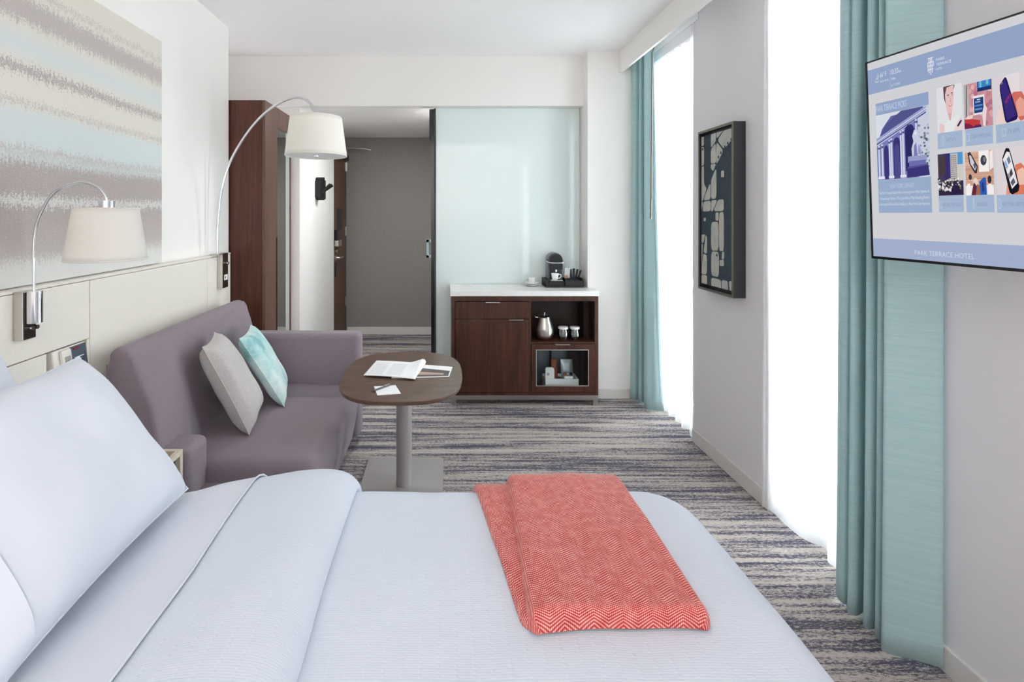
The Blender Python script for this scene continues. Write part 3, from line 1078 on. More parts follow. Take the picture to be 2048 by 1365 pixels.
O('canvas', bx(ACX, FX + .03, y0 + .030, y1 - .022, z0 + .034, z1 - .032), M['navy'], fa)
polys = [[(53,152),(82,145),(82,220),(53,230)], [(53,234),(83,229),(83,362),(53,370)], [(53,375),(64,373),(53,430)], [(70,372),(82,370),(82,490),(102,530),(75,618),(53,620),(53,450)],
 [(133,132),(168,122),(168,190),(133,240)], [(133,248),(168,200),(170,345),(133,352)], [(172,120),(228,104),(174,172)], [(234,101),(290,88),(290,168),(228,248),(180,181)], [(172,190),(222,258),(178,345),(172,348)],
 [(133,356),(169,350),(150,405),(133,385)], [(155,415),(172,385),(172,600),(135,605),(135,470)], [(130,480),(130,608),(78,615)], [(206,402),(228,400),(228,448),(206,448)],
 [(53,625),(72,622),(76,640),(62,695),(53,697)], [(82,622),(131,616),(131,690),(74,695)], [(135,614),(178,610),(146,692),(135,692)], [(184,610),(225,606),(225,690),(152,692)], [(82,740),(96,738),(96,762),(82,764)],
 [(166,702),(188,700),(188,760),(166,758)], [(192,700),(226,698),(226,980),(192,976)], [(135,770),(188,767),(188,975),(135,975)], [(213,985),(228,983),(226,1040),(211,1036)], [(195,1042),(226,1042),(226,1088),(195,1086)],
 [(53,862),(94,858),(78,922),(53,912)], [(97,862),(104,880),(104,1000),(80,985)], [(53,920),(76,930),(60,1140),(53,1135)], [(78,995),(104,1010),(104,1145),(64,1145)], [(62,1150),(104,1150),(104,1222),(62,1218)],
 [(136,980),(190,985),(190,1165),(136,1155)], [(136,1168),(205,1185),(205,1255),(136,1238)], [(210,1186),(252,1193),(258,1265),(210,1257)], [(262,1194),(290,1196),(290,1273),(268,1268)]]


def art_pt(a, b, k=0):
    # sketch units of the artwork to the canvas plane
    r = (1385 + a / 3.59 - 890) / 1000
    y = ACX / r
    z = 1.48 - ((230 + b / 3.59) - 430) / 1000 * y
    y = min(max(y, y0 + .0305), y1 - .0225)
    return (ACX - .0012 + k, y, min(max(z, z0 + .035), z1 - .033))


for pl in polys:
    O('map_piece', MB().prism(rnd_poly(pl, .14, 2), lambda a, b, k: art_pt(a, b, k), 0, .0014), M['cream'], fa)
for dx, dy in ((74, 247), (188, 303), (206, 272), (235, 230), (255, 202), (280, 175), (177, 1007)):
    O('dot', MB().prism([(dx + 5 * math.cos(i * PI / 4), dy + 11 * math.sin(i * PI / 4)) for i in range(8)], lambda a, b, k: art_pt(a, b, k), -.0008, .0002), M['navy'], fa)

# ================================================================ sofa
sf = thing('sofa', 'mauve-grey upholstered sofa with low near arm along the left wall', 'sofa', (-.97, 2.7, 0))
SM = M['sofa']


def back_prof(y):
    # outline in X, Z; the near end swells forward
    t = max(0, min(1, (2.50 - y) / .30))
    s = .055 * (t * t * (3 - 2 * t))
    t2 = max(0, min(1, (y - 3.02) / .2))
    s += .03 * (t2 * t2 * (3 - 2 * t2))
    return [(-1.395, .05), (-1.395, .5), (-1.395, .86), (-1.39, .905), (-1.372, .922), (-1.345, .926), (-1.318, .918), (-1.302 + s * .2, .895),
            (-1.285 + s * .5, .82), (-1.262 + s, .68), (-1.235 + s, .54), (-1.20 + s, .40), (-1.19 + s, .25), (-1.19 + s, .05)]


ys = [2.062, 2.066, 2.076] + [2.09 + (3.25 - 2.09) * i / 40 for i in range(41)] + [3.262, 3.270, 3.274]
ins = [.02, .007, .002] + [0] * 41 + [.002, .007, .02]
m = MB()
n = len(back_prof(2))
rows = []
for y, q in zip(ys, ins):
    pr = back_prof(y)
    cxx, czz = -1.3, .5
    rows += [(x + (cxx - x) / abs(cxx - x + 1e-9) * q if abs(cxx - x) > q else x, y, z - (q if z > .8 else 0)) for x, z in pr]
fs = []
for j in range(len(ys) - 1):
    for i in range(n - 1):
        a = j * n + i
        fs.append((a, a + 1, a + 1 + n, a + n))
    fs.append((j * n + n - 1, j * n, (j + 1) * n, (j + 1) * n + n - 1))
fs.append(tuple(range(n)))
fs.append(tuple((len(ys) - 1) * n + i for i in range(n - 1, -1, -1)))
m.add(rows, fs)
O('backrest', m, SM, sf, smooth=50)


def seat_fn():
    # section in X, Z swept along Y with rounded ends
    sec = [(-1.25, .05), (-1.25, .392)] + [(-1.25 + .55 * i / 8, .392 + .008 * math.sin(PI * i / 8)) for i in range(1, 9)] + \
          [(-.62, .392), (-.585, .378), (-.56, .35), (-.552, .315), (-.558, .25), (-.575, .14), (-.595, .05)]
    return sec


sec = seat_fn()
ys = [2.20, 2.205, 2.22, 2.25] + [2.25 + .94 * i / 10 for i in range(1, 10)] + [3.198]
drop = [.07, .045, .015, .004] + [0] * 9 + [0]
rows = []
for y, q in zip(ys, drop):
    rows += [(x - (q * .3 if x > -.62 else 0), y, z - q * (1 if z > .3 else .2)) for x, z in sec]
n = len(sec)
fs = []
for j in range(len(ys) - 1):
    for i in range(n - 1):
        a = j * n + i
        fs.append((a, a + 1, a + 1 + n, a + n))
    fs.append((j * n + n - 1, j * n, (j + 1) * n, (j + 1) * n + n - 1))
fs.append(tuple(range(n)))
fs.append(tuple((len(ys) - 1) * n + i for i in range(n - 1, -1, -1)))
O('seat', MB().add(rows, fs), SM, sf, smooth=50)
O('seat_base', bx(-1.19, -.64, 2.14, 3.2, .045, .30), SM, sf, bevel=.02, seg=3)
O('armrest', bx(-1.30, -1.055, 2.062, 2.24, .045, .507), SM, sf, bevel=.035, seg=5, label='low near armrest')
O('armrest', bx(-1.36, -.545, 3.202, 3.34, .045, .715), SM, sf, bevel=.035, seg=5, label='tall far armrest')
O('piping', MB().tube([(-1.395, 2.064, .13), (-1.395, 2.064, .86)], .003, 6), SM, sf)
for lx, ly in ((-1.33, 2.12), (-.78, 2.24), (-1.33, 3.26), (-.68, 3.26)):
    O('leg', MB().tube([(lx, ly, 0), (lx, ly, .05)], [.014, .02], 12), M['frame_dark'], sf, smooth=40)


# cushions on the sofa
def cushion(name, label, mat, bn, bf, tn, tf, T, group):
    bn, bf, tn, tf = map(Vector, (bn, bf, tn, tf))
    nrm = (bf - bn).cross(tn - bn).normalized()
    if nrm.x < 0:
        nrm = -nrm
    c = (bn + bf + tn + tf) / 4
    t = thing(name, label, 'cushion', (c.x, c.y, min(bn.z, bf.z)), group)

    def fn(sgn):
        def f(u, v):
            a, b = u * 2 - 1, v * 2 - 1
            a2 = a * (1 - .07 * (1 - b * b))
            b2 = b * (1 - .07 * (1 - a * a))
            uu, vv = (a2 + 1) / 2, (b2 + 1) / 2
            p = bn * (1 - uu) * (1 - vv) + bf * uu * (1 - vv) + tn * (1 - uu) * vv + tf * uu * vv
            h = T * (max(0, 1 - a ** 4) * max(0, 1 - b ** 4)) ** .42
            h += .006 * noise.noise(Vector((a * 2.2, b * 2.2, T * 30))) * (h / T)
            return p + nrm * (h * sgn)
        return f
    m = MB().grid(fn(1), 26, 26).grid(fn(-1), 26, 26)
    O('cover', m, mat, t, smooth=180)
    f = fn(0)
    loop = [f(i / 20, 0) for i in range(21)] + [f(1, i / 20) for i in range(1, 21)] + [f(1 - i / 20, 1) for i in range(1, 21)] + [f(0, 1 - i / 20) for i in range(1, 21)]
    O('seam', MB().tube(loop, .0028, 6, False), mat, t, smooth=180)
    return t


cushion('cushion', 'grey woven cushion leaning on the sofa back, nearer the bed', M['linen_grey'],
        (-.955, 2.44, .405), (-1.03, 2.80, .42), (-1.165, 2.40, .845), (-1.225, 2.66, .855), .072, 'sofa cushions')
cushion('cushion', 'aqua tie-dye velvet cushion leaning on the sofa behind the grey one', M['tiedye'],
        (-.90, 2.80, .405), (-1.0, 3.14, .42), (-1.13, 2.745, .80), (-1.18, 3.04, .81), .055, 'sofa cushions')

# ================================================================ side table
TX, TY, TZ = -.2285, 2.73, .6165
tb = thing('pedestal_table', 'brown rounded pedestal table on grey column in front of the sofa', 'table', (TX, TY, 0))


def sup(ax, ay, nn, k=96):
    p = []
    for i in range(k):
        a = 2 * PI * i / k
        c_, s_ = math.cos(a), math.sin(a)
        p.append((ax * abs(c_) ** (2 / nn) * (1 if c_ >= 0 else -1), ay * abs(s_) ** (2 / nn) * (1 if s_ >= 0 else -1)))
    return p


pl = sup(.322, .42, 2.9)
O('tabletop', MB().prism(pl, lambda a, b, k: (TX + a * (1 if k > TZ - .01 else .985), TY + b * (1 if k > TZ - .01 else .988), k), TZ - .022, TZ), M['table'], tb, bevel=.003, smooth=40)
O('column', MB().tube([(TX + .005, TY, .012), (TX + .005, TY, TZ - .024)], .0425, 36), M['greymetal'], tb, smooth=40)
O('mount_plate', MB().tube([(TX + .005, TY, TZ - .03), (TX + .005, TY, TZ - .022)], .1, 32), M['greymetal'], tb, smooth=40)
bp = []
for cx_, cy_, a0_ in ((.225, .30, 0), (-.225, .30, 90), (-.225, -.30, 180), (.225, -.30, 270)):
    for i in range(6):
        a = math.radians(a0_ + i * 18)
        bp.append((cx_ - math.copysign(.03, cx_) + .03 * math.cos(a), cy_ - math.copysign(.03, cy_) + .03 * math.sin(a)))
O('base_plate', MB().prism(bp, lambda a, b, k: (TX - .006 + a, TY + b, k), 0, .012), M['greymetal'], tb, bevel=.002)

# magazine, open, with a curling page
mg = thing('magazine', 'open white magazine with curling page on the pedestal table', 'magazine', (-.22, 2.77, TZ))
A, B_, C_ = Vector((-.434, 2.661, TZ)), Vector((-.1595, 2.60, TZ)), Vector((-.402, 2.927, TZ))
ux = (B_ - A)
uy = (C_ - A)
PRT = (232, 233, 235)


def mag(u, v, h):
    p = A + ux * u + uy * v
    return (p.x, p.y, TZ + h)


O('page_block', MB().add([mag(.55, .03, .001), mag(1.62, .35, .001), mag(1.62, .98, .001), mag(.6, 1.0, .001), mag(.55, .03, .006), mag(1.62, .35, .005), mag(1.62, .98, .005), mag(.6, 1.0, .006)],
                       [(3, 2, 1, 0), (4, 5, 6, 7), (0, 1, 5, 4), (1, 2, 6, 5), (2, 3, 7, 6), (3, 0, 4, 7)]), M['paper'], mg)
O('colour_spread', MB().add([mag(.95, .16, .0056), mag(1.6, .37, .0053), mag(1.6, .7, .0053), mag(.95, .75, .0058)], [(0, 1, 2, 3)], (72, 62, 60))
  .add([mag(1.0, .3, .006), mag(1.5, .42, .0057), mag(1.5, .52, .0057), mag(1.0, .5, .006)], [(0, 1, 2, 3)], (176, 150, 130)), M['print'], mg, fix=False)


def curl(u, v):
    h = .009 + .004 * math.sin(PI * u)
    w = max(0, (v - .0))
    lift = max(0, (u - .72) / .28) * max(0, (v - .25) / .75)
    return mag(u * 1.0 - .0 * lift, v, h + .028 * lift ** 1.3)


m = MB().grid(curl, 24, 16)
pg = O('left_page', m, M['paper'], mg, smooth=180, solid=.002)


def roll(u, v):
    a = u * PI * .95
    b = curl(1, v)
    r = .004 + .014 * max(0, (v - .25) / .75)
    return (b[0] + r * math.sin(a), b[1], max(TZ + .007, b[2] - r + r * math.cos(a)))


O('curled_page', MB().grid(roll, 12, 16), M['paper'], mg, smooth=180)
m = MB()
for ci in range(2):
    for r_ in range(9):
        u0 = .06 + ci * .36
        v0 = .1 + r_ * .085
        m.add([tuple(Vector(curl(u0, v0)) + Vector((0, 0, .0018))), tuple(Vector(curl(u0 + .29, v0)) + Vector((0, 0, .0018))), tuple(Vector(curl(u0 + .29, v0 + .035)) + Vector((0, 0, .0018))), tuple(Vector(curl(u0, v0 + .035)) + Vector((0, 0, .0018)))], [(0, 1, 2, 3)], (214, 215, 218))
O('text_block', m, M['print'], mg, fix=False)

O('note_card', MB().prism([(-.3565, 2.509), (-.25, 2.529), (-.2125, 2.41), (-.323, 2.39)], lambda a, b, k: (a, b, k), TZ, TZ + .002), M['paper'], label='small white note card on the pedestal table', cat='card')
pn = thing('pen', 'dark grey pen lying across the white note card', 'pen', (-.316, 2.475, TZ + .002))
pa, pb = Vector((-.357, 2.425, TZ + .0068)), Vector((-.2785, 2.52, TZ + .0068))
O('barrel', MB().tube([pa.lerp(pb, .12), pb], .0046, 12), simple('slate_pen', (84, 86, 92), .35), pn, smooth=40)
O('tip', MB().tube([pa, pa.lerp(pb, .12)], [.0025, .0044], 12), M['black'], pn, smooth=40)
O('clip', MB().tube([pa.lerp(pb, .7) + Vector((0, 0, .0055)), pb + Vector((0, 0, .0055))], .0012, 6), M['nickel'], pn)

# ================================================================ nightstand and phone
ns = thing('nightstand', 'pale oak open-frame nightstand between the bed and the sofa arm', 'nightstand', (-1.27, 1.88, 0))
nx0, nx1, ny0, ny1, nz = -1.465, -1.075, 1.70, 2.05, .52
q = .02
m = MB()
m.box(nx0, nx1, ny1 - q, ny1, nz - q, nz)
m.box(nx0, nx1, ny0, ny0 + q, nz - q, nz)
m.box(nx1 - q, nx1, ny0 + q, ny1 - q, nz - q, nz)
m.box(nx0, nx0 + q, ny0 + q, ny1 - q, nz - q, nz)
O('top_frame', m, M['oak'], ns, bevel=.001)
O('tray_top', bx(nx0 + q, nx1 - q, ny0 + q, ny1 - q, nz - .045, nz - .035), M['brown_glass'], ns)
for lx in (nx0, nx1 - q):
    for ly in (ny0, ny1 - q):
        O('leg', bx(lx, lx + q, ly, ly + q, 0, nz - q), M['oak'], ns)
O('lower_shelf', bx(nx0 + q, nx1 - q, ny0 + q, ny1 - q, .14, .158), M['oak'], ns)

ph = thing('telephone', 'ivory desk telephone with dark faceplate standing in the headboard niche', 'telephone', (-1.47, 1.95, .742))
fd = Vector((-.03, 0, .215)).normalized()
fn_ = Vector((fd.z, 0, -fd.x))
pc = Vector((-1.445, 1.952, .745)) + fd * .108


def ptele(y, s, k):
    return Vector((-1.445, 1.87 + y, .745)) + fd * s + fn_ * k


def slab(y0_, y1_, s0, s1, k0, k1):
    vs = [ptele(y, s, k) for k in (k0, k1) for s in (s0, s1) for y in (y0_, y1_)]
    return MB().add(vs, [(0, 2, 3, 1), (4, 5, 7, 6), (0, 1, 5, 4), (2, 6, 7, 3), (0, 4, 6, 2), (1, 3, 7, 5)])


O('body', slab(0, .172, 0, .222, -.03, .006), M['phone'], ph, bevel=.006, seg=3)
O('faceplate', slab(.085, .168, .01, .217, .0062, .0085), M['phone_dark'], ph, label='slate blue printed faceplate')
O('handset', slab(.028, .078, .005, .216, .0062, .02), M['phone'], ph, bevel=.006, seg=3)
O('earpiece', slab(.038, .068, .15, .19, .0201, .0208), M['nickel'], ph)
O('message_light', slab(.10, .128, .203, .213, .0086, .0105), M['redprint'], ph, label='dark red message light')
m = MB()
for i in range(2):
    for j in range(2):
        q_ = slab(.118 + j * .022, .132 + j * .022, .035 + i * .024, .049 + i * .024, .0086, .0095)
        m.add(q_.v, q_.f)
O('buttons', m, M['white_plastic'], ph)
m = MB()
for s_, w_ in ((.17, .05), (.16, .02), (.14, .06), (.132, .06), (.118, .065), (.11, .065), (.102, .06)):
    q_ = slab(.127 - w_ / 2, .127 + w_ / 2, s_, s_ + .003, .0086, .0088)
    m.add(q_.v, q_.f)
O('printed_lines', m, M['paper'], ph)

# ================================================================ bed
bd = thing('bed', 'large white made-up bed in the foreground against the headboard', 'bed', (-.35, .62, 0))
O('box_spring', bx(-1.455, .66, -.30, 1.55, .06, .30), simple('bed_base_cloth', (120, 116, 114), .9), bd, bevel=.02, seg=3)
O('mattress', bx(-1.46, .69, -.32, 1.57, .30, .585), M['mattress'], bd, bevel=.06, seg=5)
for lx in (-1.35, .55):
    for ly in (-.2, 1.45):
        O('leg', MB().tube([(lx, ly, 0), (lx, ly, .065)], .03, 12), M['frame_dark'], bd, smooth=40)

BX1, BY1, BY0, BZ, BR = .665, 1.535, -.26, .613, .125
CRN = .05


def drape(x, y, off=0.0, wav=1.0):
    cx = min(x, BX1)
    cy = min(max(y, BY0), BY1)
    # round the plan corner a little more than the roll itself
    if x > BX1 - CRN and y > BY1 - CRN:
        dx, dy = x - (BX1 - CRN), y - (BY1 - CRN)
        L = math.hypot(dx, dy)
        k_ = min(1, CRN / L) if L > 0 else 1
        cx, cy = BX1 - CRN + dx * k_, BY1 - CRN + dy * k_
    dx, dy = x - cx, y - cy
    t = math.hypot(dx, dy)
    nz_ = .006 * noise.noise(Vector((x * 3.1, y * 3.1, 1.7))) + .003 * noise.noise(Vector((x * 9, y * 7, 4)))
    if t < 1e-6:
        return Vector((x, y, BZ + nz_ * wav + off))
    ux_, uy_ = dx / t, dy / t
    th = min(t / BR, PI / 2)
    hang = max(0, t - BR * PI / 2)
    wv = .012 * math.sin((x * uy_ - y * ux_) * 17) * min(1, hang * 5)
    hx = BR * math.sin(th) + off * math.sin(th) + wv
    z = BZ + nz_ * wav - BR * (1 - math.cos(th)) + off * math.cos(th) - hang
    return Vector((cx + ux_ * hx, cy + uy_ * hx, z))


ARC = BR * PI / 2
dv = thing('duvet', 'white textured duvet covering the bed, its top end folded back', 'duvet', (-.1, .62, .3))


def cov(u, v):
    x = -.62 + u * (BX1 + ARC + .30 + .62)
    y = (BY0 - ARC - .30) + v * (BY1 - BY0 + 2 * ARC + .60)
    return drape(x, y)


O('cover', MB().grid(cov, 100, 110), M['matelasse'], dv, smooth=180)
fp = spline([(-.93, -.020, 0), (-.86, -.016, 0), (-.785, -.004, 0), (-.70, .017, 0), (-.61, .036, 0), (-.51, .055, 0), (-.42, .066, 0), (-.35, .064, 0), (-.31, .054, 0), (-.283, .036, 0), (-.270, .016, 0), (-.276, .001, 0), (-.29, -.006, 0)], 60)


def fold(part, lift=0.0):
    lo, hi = part

    def f(u, v):
        i = lo + u * (hi - lo)
        a = int(i)
        b = min(a + 1, 59)
        p = fp[a].lerp(fp[b], i - a)
        y = (BY0 - ARC - .25) + v * (BY1 - BY0 + 2 * ARC + .50)
        bulge = 1 + .25 * max(0, min(1, (1.3 - y) / .6)) + .10 * noise.noise(Vector((p.x * 4, y * 3.5, 8)))
        xs = p.x + .012 * noise.noise(Vector((1.3, y * 2.6, p.x * 2)))
        return drape(xs, y, p.y * bulge + .001 + lift)
    return f


SEAM = 0
for i, p in enumerate(fp):
    if p.x > -.595:
        SEAM = i
        break
O('folded_back_end', MB().grid(fold((SEAM - .8, 59)), 46, 100), M['matelasse'], dv, smooth=180)
sh = thing('top_sheet', 'smooth white top sheet turned over the folded end of the duvet', 'sheet', (-.67, .62, .5))
f0 = fold((0, SEAM), .0045)
f1 = fold((0, SEAM), .0075)
O('turned_hem', MB().grid(f0, 22, 100), M['cotton'], sh, smooth=180)
O('hem_edge', MB().tube([f1(1, i / 99) for i in range(100)], .003, 6), M['cotton'], sh, smooth=180)

# pillows
def pillow(label, bot, up, yc, w, h, T, seed, hem=True, group='white bed pillows'):
    bot = Vector(bot)
    up = Vector(up).normalized()
    ay = Vector((0, 1, 0))
    nr = Vector((up.z, 0, -up.x))
    t = thing('pillow', label, 'pillow', (bot.x, yc, bot.z), group)

    def fn(sgn):
        def f(u, v):
            a, b = u * 2 - 1, v * 2 - 1
            a2 = a * (1 - .05 * (1 - b * b))
            b2 = b * (1 - .05 * (1 - a * a))
            hh = T * (max(0, 1 - abs(a) ** 3.2) * max(0, 1 - abs(b) ** 3.2)) ** .5
            hh *= 1 + .16 * noise.noise(Vector((a * 1.6, b * 1.6, seed)))
            hh += .006 * noise.noise(Vector((a * 5, b * 3, seed + 3))) * (hh / T)
            return bot + up * (h * (b2 + 1) / 2) + Vector((0, yc, 0)) + ay * (w / 2 * a2) + nr * (hh * sgn)
        return f
    bot.y = 0
    O('pillowcase', MB().grid(fn(1), 40, 34).grid(fn(-1), 40, 34), M['cotton'], t, smooth=180)
    f = fn(0)
    lp_ = [f(i / 24, 0) for i in range(25)] + [f(1, i / 24) for i in range(1, 25)] + [f(1 - i / 24, 1) for i in range(1, 25)] + [f(0, 1 - i / 24) for i in range(1, 25)]
    O('seam', MB().tube(lp_, .0032, 6, False), M['cotton'], t, smooth=180)
    if hem:
        f = fn(1)
        g = fn(-1)

        def hm_(sgn):
            ff = fn(sgn)

            def q(u, v):
                e = ff(.10, v)
                o = ff(0, v) + ay * (-.065)
                p = e.lerp(o, u)
                return p + nr * (.006 * sgn * (1 - .5 * u)) - Vector((0, 0, .02 * u * (1 - v)))
            return q
        O('hem_flap', MB().grid(hm_(1), 8, 26).grid(hm_(-1), 8, 26), M['cotton'], t, smooth=180)
    return t


pillow('large white pillow leaning in front, nearest the sofa', (-.785, 0, .644), (-.33, 0, .40), 1.195, .66, .52, .105, 2.1)
pillow('white pillow standing behind against the headboard, its end rounded', (-1.105, 0, .655), (-.26, 0, .44), 1.21, .60, .49, .05, 5.2, hem=False)
pillow('white pillow in the near bottom corner, its hem end out of sight', (-.90, 0, .64), (-.33, 0, .42), .545, .60, .50, .08, 7.7)

# throw
tw = thing('throw_blanket', 'coral red herringbone throw folded across the foot of the bed', 'blanket', (.36, 1.3, BZ))


def side_prof(s, a, b, r):
    """s in 0..1 across a..b: coordinate and height factor with round edges"""
    n_ = .14
    if s < n_:
        ph_ = PI / 2 * s / n_
        return a + r * (1 - math.cos(ph_)), math.sin(ph_)
    if s > 1 - n_:
        ph_ = PI / 2 * (1 - s) / n_
        return b - r * (1 - math.cos(ph_)), math.sin(ph_)
    return a + r + (b - a - 2 * r) * (s - n_) / (1 - 2 * n_), 1


def throw_layer(name, xl, xr, yn, yf, T, nu, nv, base=0.0, seed=0):
    r = T / 2
    vs, uvs = [], []
    for j in range(nv):
        v = j / (nv - 1)
        if v < .12:
            ph_ = PI / 2 * v / .12
            y, hy = yn + r * (1 - math.cos(ph_)), math.sin(ph_) ** .8
            vv = r * 2 * ph_
        else:
            y = yn + r + (yf - yn - r) * (v - .12) / .88
            hy = 1
            vv = r * PI + (y - yn - r)
        for i in range(nu):
            u = i / (nu - 1)
            yy = max(y, yn)
            x, hx = side_prof(u, xl(yy), xr(yy), r)
            rc = .022
            dd = min(max(yy - yn, 0), rc)
            ins_ = rc - math.sqrt(rc * rc - (rc - dd) ** 2)
            x, hx = side_prof(u, xl(yy) + ins_, xr(yy) - ins_, r)
            wob = 1 + .12 * noise.noise(Vector((x * 6, yy * 5, seed)))
            yb = y + .012 * math.sin((u - .1) * 3) * max(0, 1 - v * 3)
            vs.append(drape(x, yb, .0015 + base + T * wob * min(hx, hy)))
            uvs.append((x - .011 * (1 if hx < .5 else 0), vv))
    fs = []
    for j in range(nv - 1):
        for i in range(nu - 1):
            a = j * nu + i
            fs.append((a, a + 1, a + 1 + nu, a + nu))
    return O(name, MB().add(vs, fs), M['coral'], tw, smooth=180, uv=uvs)


throw_layer('lower_fold', lambda y: .165 - .075 * max(0, (y - 1.03) / .6), lambda y: .30, 1.045, 1.66, .020, 40, 50, 0, 3)
throw_layer('upper_fold', lambda y: .172 + .022 * max(0, (y - 1.03) / .5), lambda y: .558 - .004 * (y - 1.03), 1.03, 1.70, .042, 70, 80, .004, 1)

# ================================================================ curtains
def curtain(name, plan_b, plan_t, z0, z1, mat, n, nz, label, group, thick=.004, hem=0, pinch=None):
    pb_ = spline([(x, y, 0) for x, y in plan_b], n)
    pt_ = spline([(x, y, 0) for x, y in plan_t], n)

    def f(u, v):
        i = u * (n - 1)
        a = min(int(round(i)), n - 1)
        s = v ** .7
        p = pb_[a].lerp(pt_[a], s)
        wv = .004 * noise.noise(Vector((u * 14, v * 3, 2)))
        z = z0 + v * (z1 - z0) + (hem * noise.noise(Vector((u * 6, 0, 3))) * (1 - v))
        return (p.x + wv, p.y + wv, z)
    t = thing(name, label, 'curtain', (sum(x for x, y in plan_b) / len(plan_b), sum(y for x, y in plan_b) / len(plan_b), 0), group)
    O('drape', MB().grid(f, n, nz), mat, t, smooth=180, solid=thick)
    O('heading_tape', MB().grid(lambda u, v: (lambda q_: (q_[0] - .003, q_[1], q_[2]))(f(u, .965 + .035 * v)), n, 2), mat, t, smooth=180)
    return t


p2 = [(1.612, 2.03), (1.56, 1.985), (1.522, 1.945), (1.498, 1.905), (1.502, 1.885), (1.516, 1.882), (1.500, 1.862), (1.488, 1.842), (1.508, 1.834), (1.545, 1.85), (1.588, 1.872), (1.575, 1.84), (1.525, 1.805),
      (1.495, 1.785), (1.505, 1.772), (1.535, 1.778), (1.552, 1.782), (1.535, 1.755), (1.500, 1.742), (1.496, 1.728), (1.52, 1.728), (1.565, 1.752), (1.555, 1.728), (1.505, 1.705),
      (1.476, 1.690), (1.474, 1.674), (1.52, 1.648), (1.585, 1.618), (1.612, 1.62), (1.61, 1.66)]
p2t = [(1.615 - (1.615 - x) * .88, 1.80 + (y - 1.80) * .97 - .006) for x, y in p2]
curtain('teal_curtain', p2, p2t, .012, 2.74, M['teal'], 300, 40, 'teal slub curtain drawn aside behind the television screen', 'teal curtains', hem=.02)
p1 = [(1.53, 4.012), (1.492, 4.008), (1.478, 3.985), (1.50, 3.955), (1.545, 3.96), (1.515, 3.915), (1.515, 3.88), (1.56, 3.895), (1.53, 3.84), (1.525, 3.80), (1.56, 3.75), (1.605, 3.72), (1.628, 3.715)]
p1t = [(1.60 - (1.60 - x) * .85, 3.9 + (y - 3.9) * .86 + .02) for x, y in p1]
p1t[-1] = (1.565, 3.755)
p1t[-2] = (1.558, 3.77)
curtain('teal_curtain', p1, p1t, .015, 2.74, M['teal'], 200, 36, 'teal slub curtain in the far right corner beside the cabinet', 'teal curtains', hem=.02)


def wave(ya, yb, n, x0, amp, seed):
    r_ = random.Random(seed)
    P_ = []
    for i in range(n):
        s = 1 if i % 2 else -1
        P_.append((x0 + s * amp * r_.uniform(.6, 1), ya + (yb - ya) * i / (n - 1)))
    return P_


s1 = wave(3.235, 3.975, 15, 1.652, .024, 3)
s1[0] = (1.600, 3.225)
s1[1] = (1.618, 3.262)
s1t = [(1.647 + (x - 1.652) * .5, y) for x, y in s1]
s1t[0] = (1.606, 3.235)
s1t[1] = (1.622, 3.266)
curtain('sheer_curtain', s1, s1t, .012, 2.73, M['sheer'], 200, 24, 'white sheer curtain glowing in the far window', 'sheer curtains', thick=0)
s2 = wave(2.45, 1.76, 9, 1.640, .036, 8)
s2[0] = (1.594, 2.515)
s2[1] = (1.615, 2.475)
s2[-1] = (1.645, 1.76)
s2t = [(1.640 + (x - 1.640) * .55, y) for x, y in s2]
s2t[0] = (1.600, 2.51)
s2t[1] = (1.616, 2.475)
curtain('sheer_curtain', s2, s2t, .012, 2.73, M['sheer'], 200, 24, 'white sheer curtain glowing in the near window beside the screen', 'sheer curtains', thick=0)
s3 = wave(-1.22, -1.98, 11, 1.640, .036, 5)  # extra sheer out of view, added to soften the fill from its window
curtain('sheer_curtain', s3, [(1.640 + (x - 1.640) * .55, y) for x, y in s3], .012, 2.73, M['sheer'], 200, 12, 'white sheer curtain added in the unseen fill window behind the viewer', 'sheer curtains', thick=0)
for yy0, yy1, nm in ((3.2, 4.02, 'far'), (1.6, 2.53, 'near')):
    o = O('curtain_track', MB().box(1.53, 1.56, yy0, yy1, 2.745, CEIL).box(1.62, 1.624, yy0, yy1, 2.735, CEIL), M['white_plastic'], label='white curtain track inside the pelmet over the %s window' % nm, cat='curtain track', group='curtain tracks')
O('curtain_wand', MB().tube([(1.498, 3.64, 1.45), (1.502, 3.64, 1.60), (1.510, 3.645, 2.66), (1.54, 3.65, 2.745)], [.006, .0055, .0045, .0045], 10), M['frame_grey'], smooth=60, label='slim metal draw wand hanging in front of the far teal curtain', cat='wand')

# ================================================================ television
TB = Vector((1.330, 1.556, 1.345))
td = Vector((.0854, -.9963, 0)).normalized()
tu = Vector((-.0197, 0, .6087)).normalized()
tn_ = td.cross(tu).normalized()
if tn_.x > 0:
    tn_ = -tn_
TWD, THT = .424, .609


def scr(u, v, k_=0):
    return TB + td * u + tu * v + tn_ * k_


def sbox(u0, u1, v0, v1, k0, k1):
    vs = [scr(u, v, k_) for k_ in (k0, k1) for v in (v0, v1) for u in (u0, u1)]
    return MB().add(vs, [(0, 2, 3, 1), (4, 5, 7, 6), (0, 1, 5, 4), (2, 6, 7, 3), (0, 4, 6, 2), (1, 3, 7, 5)])


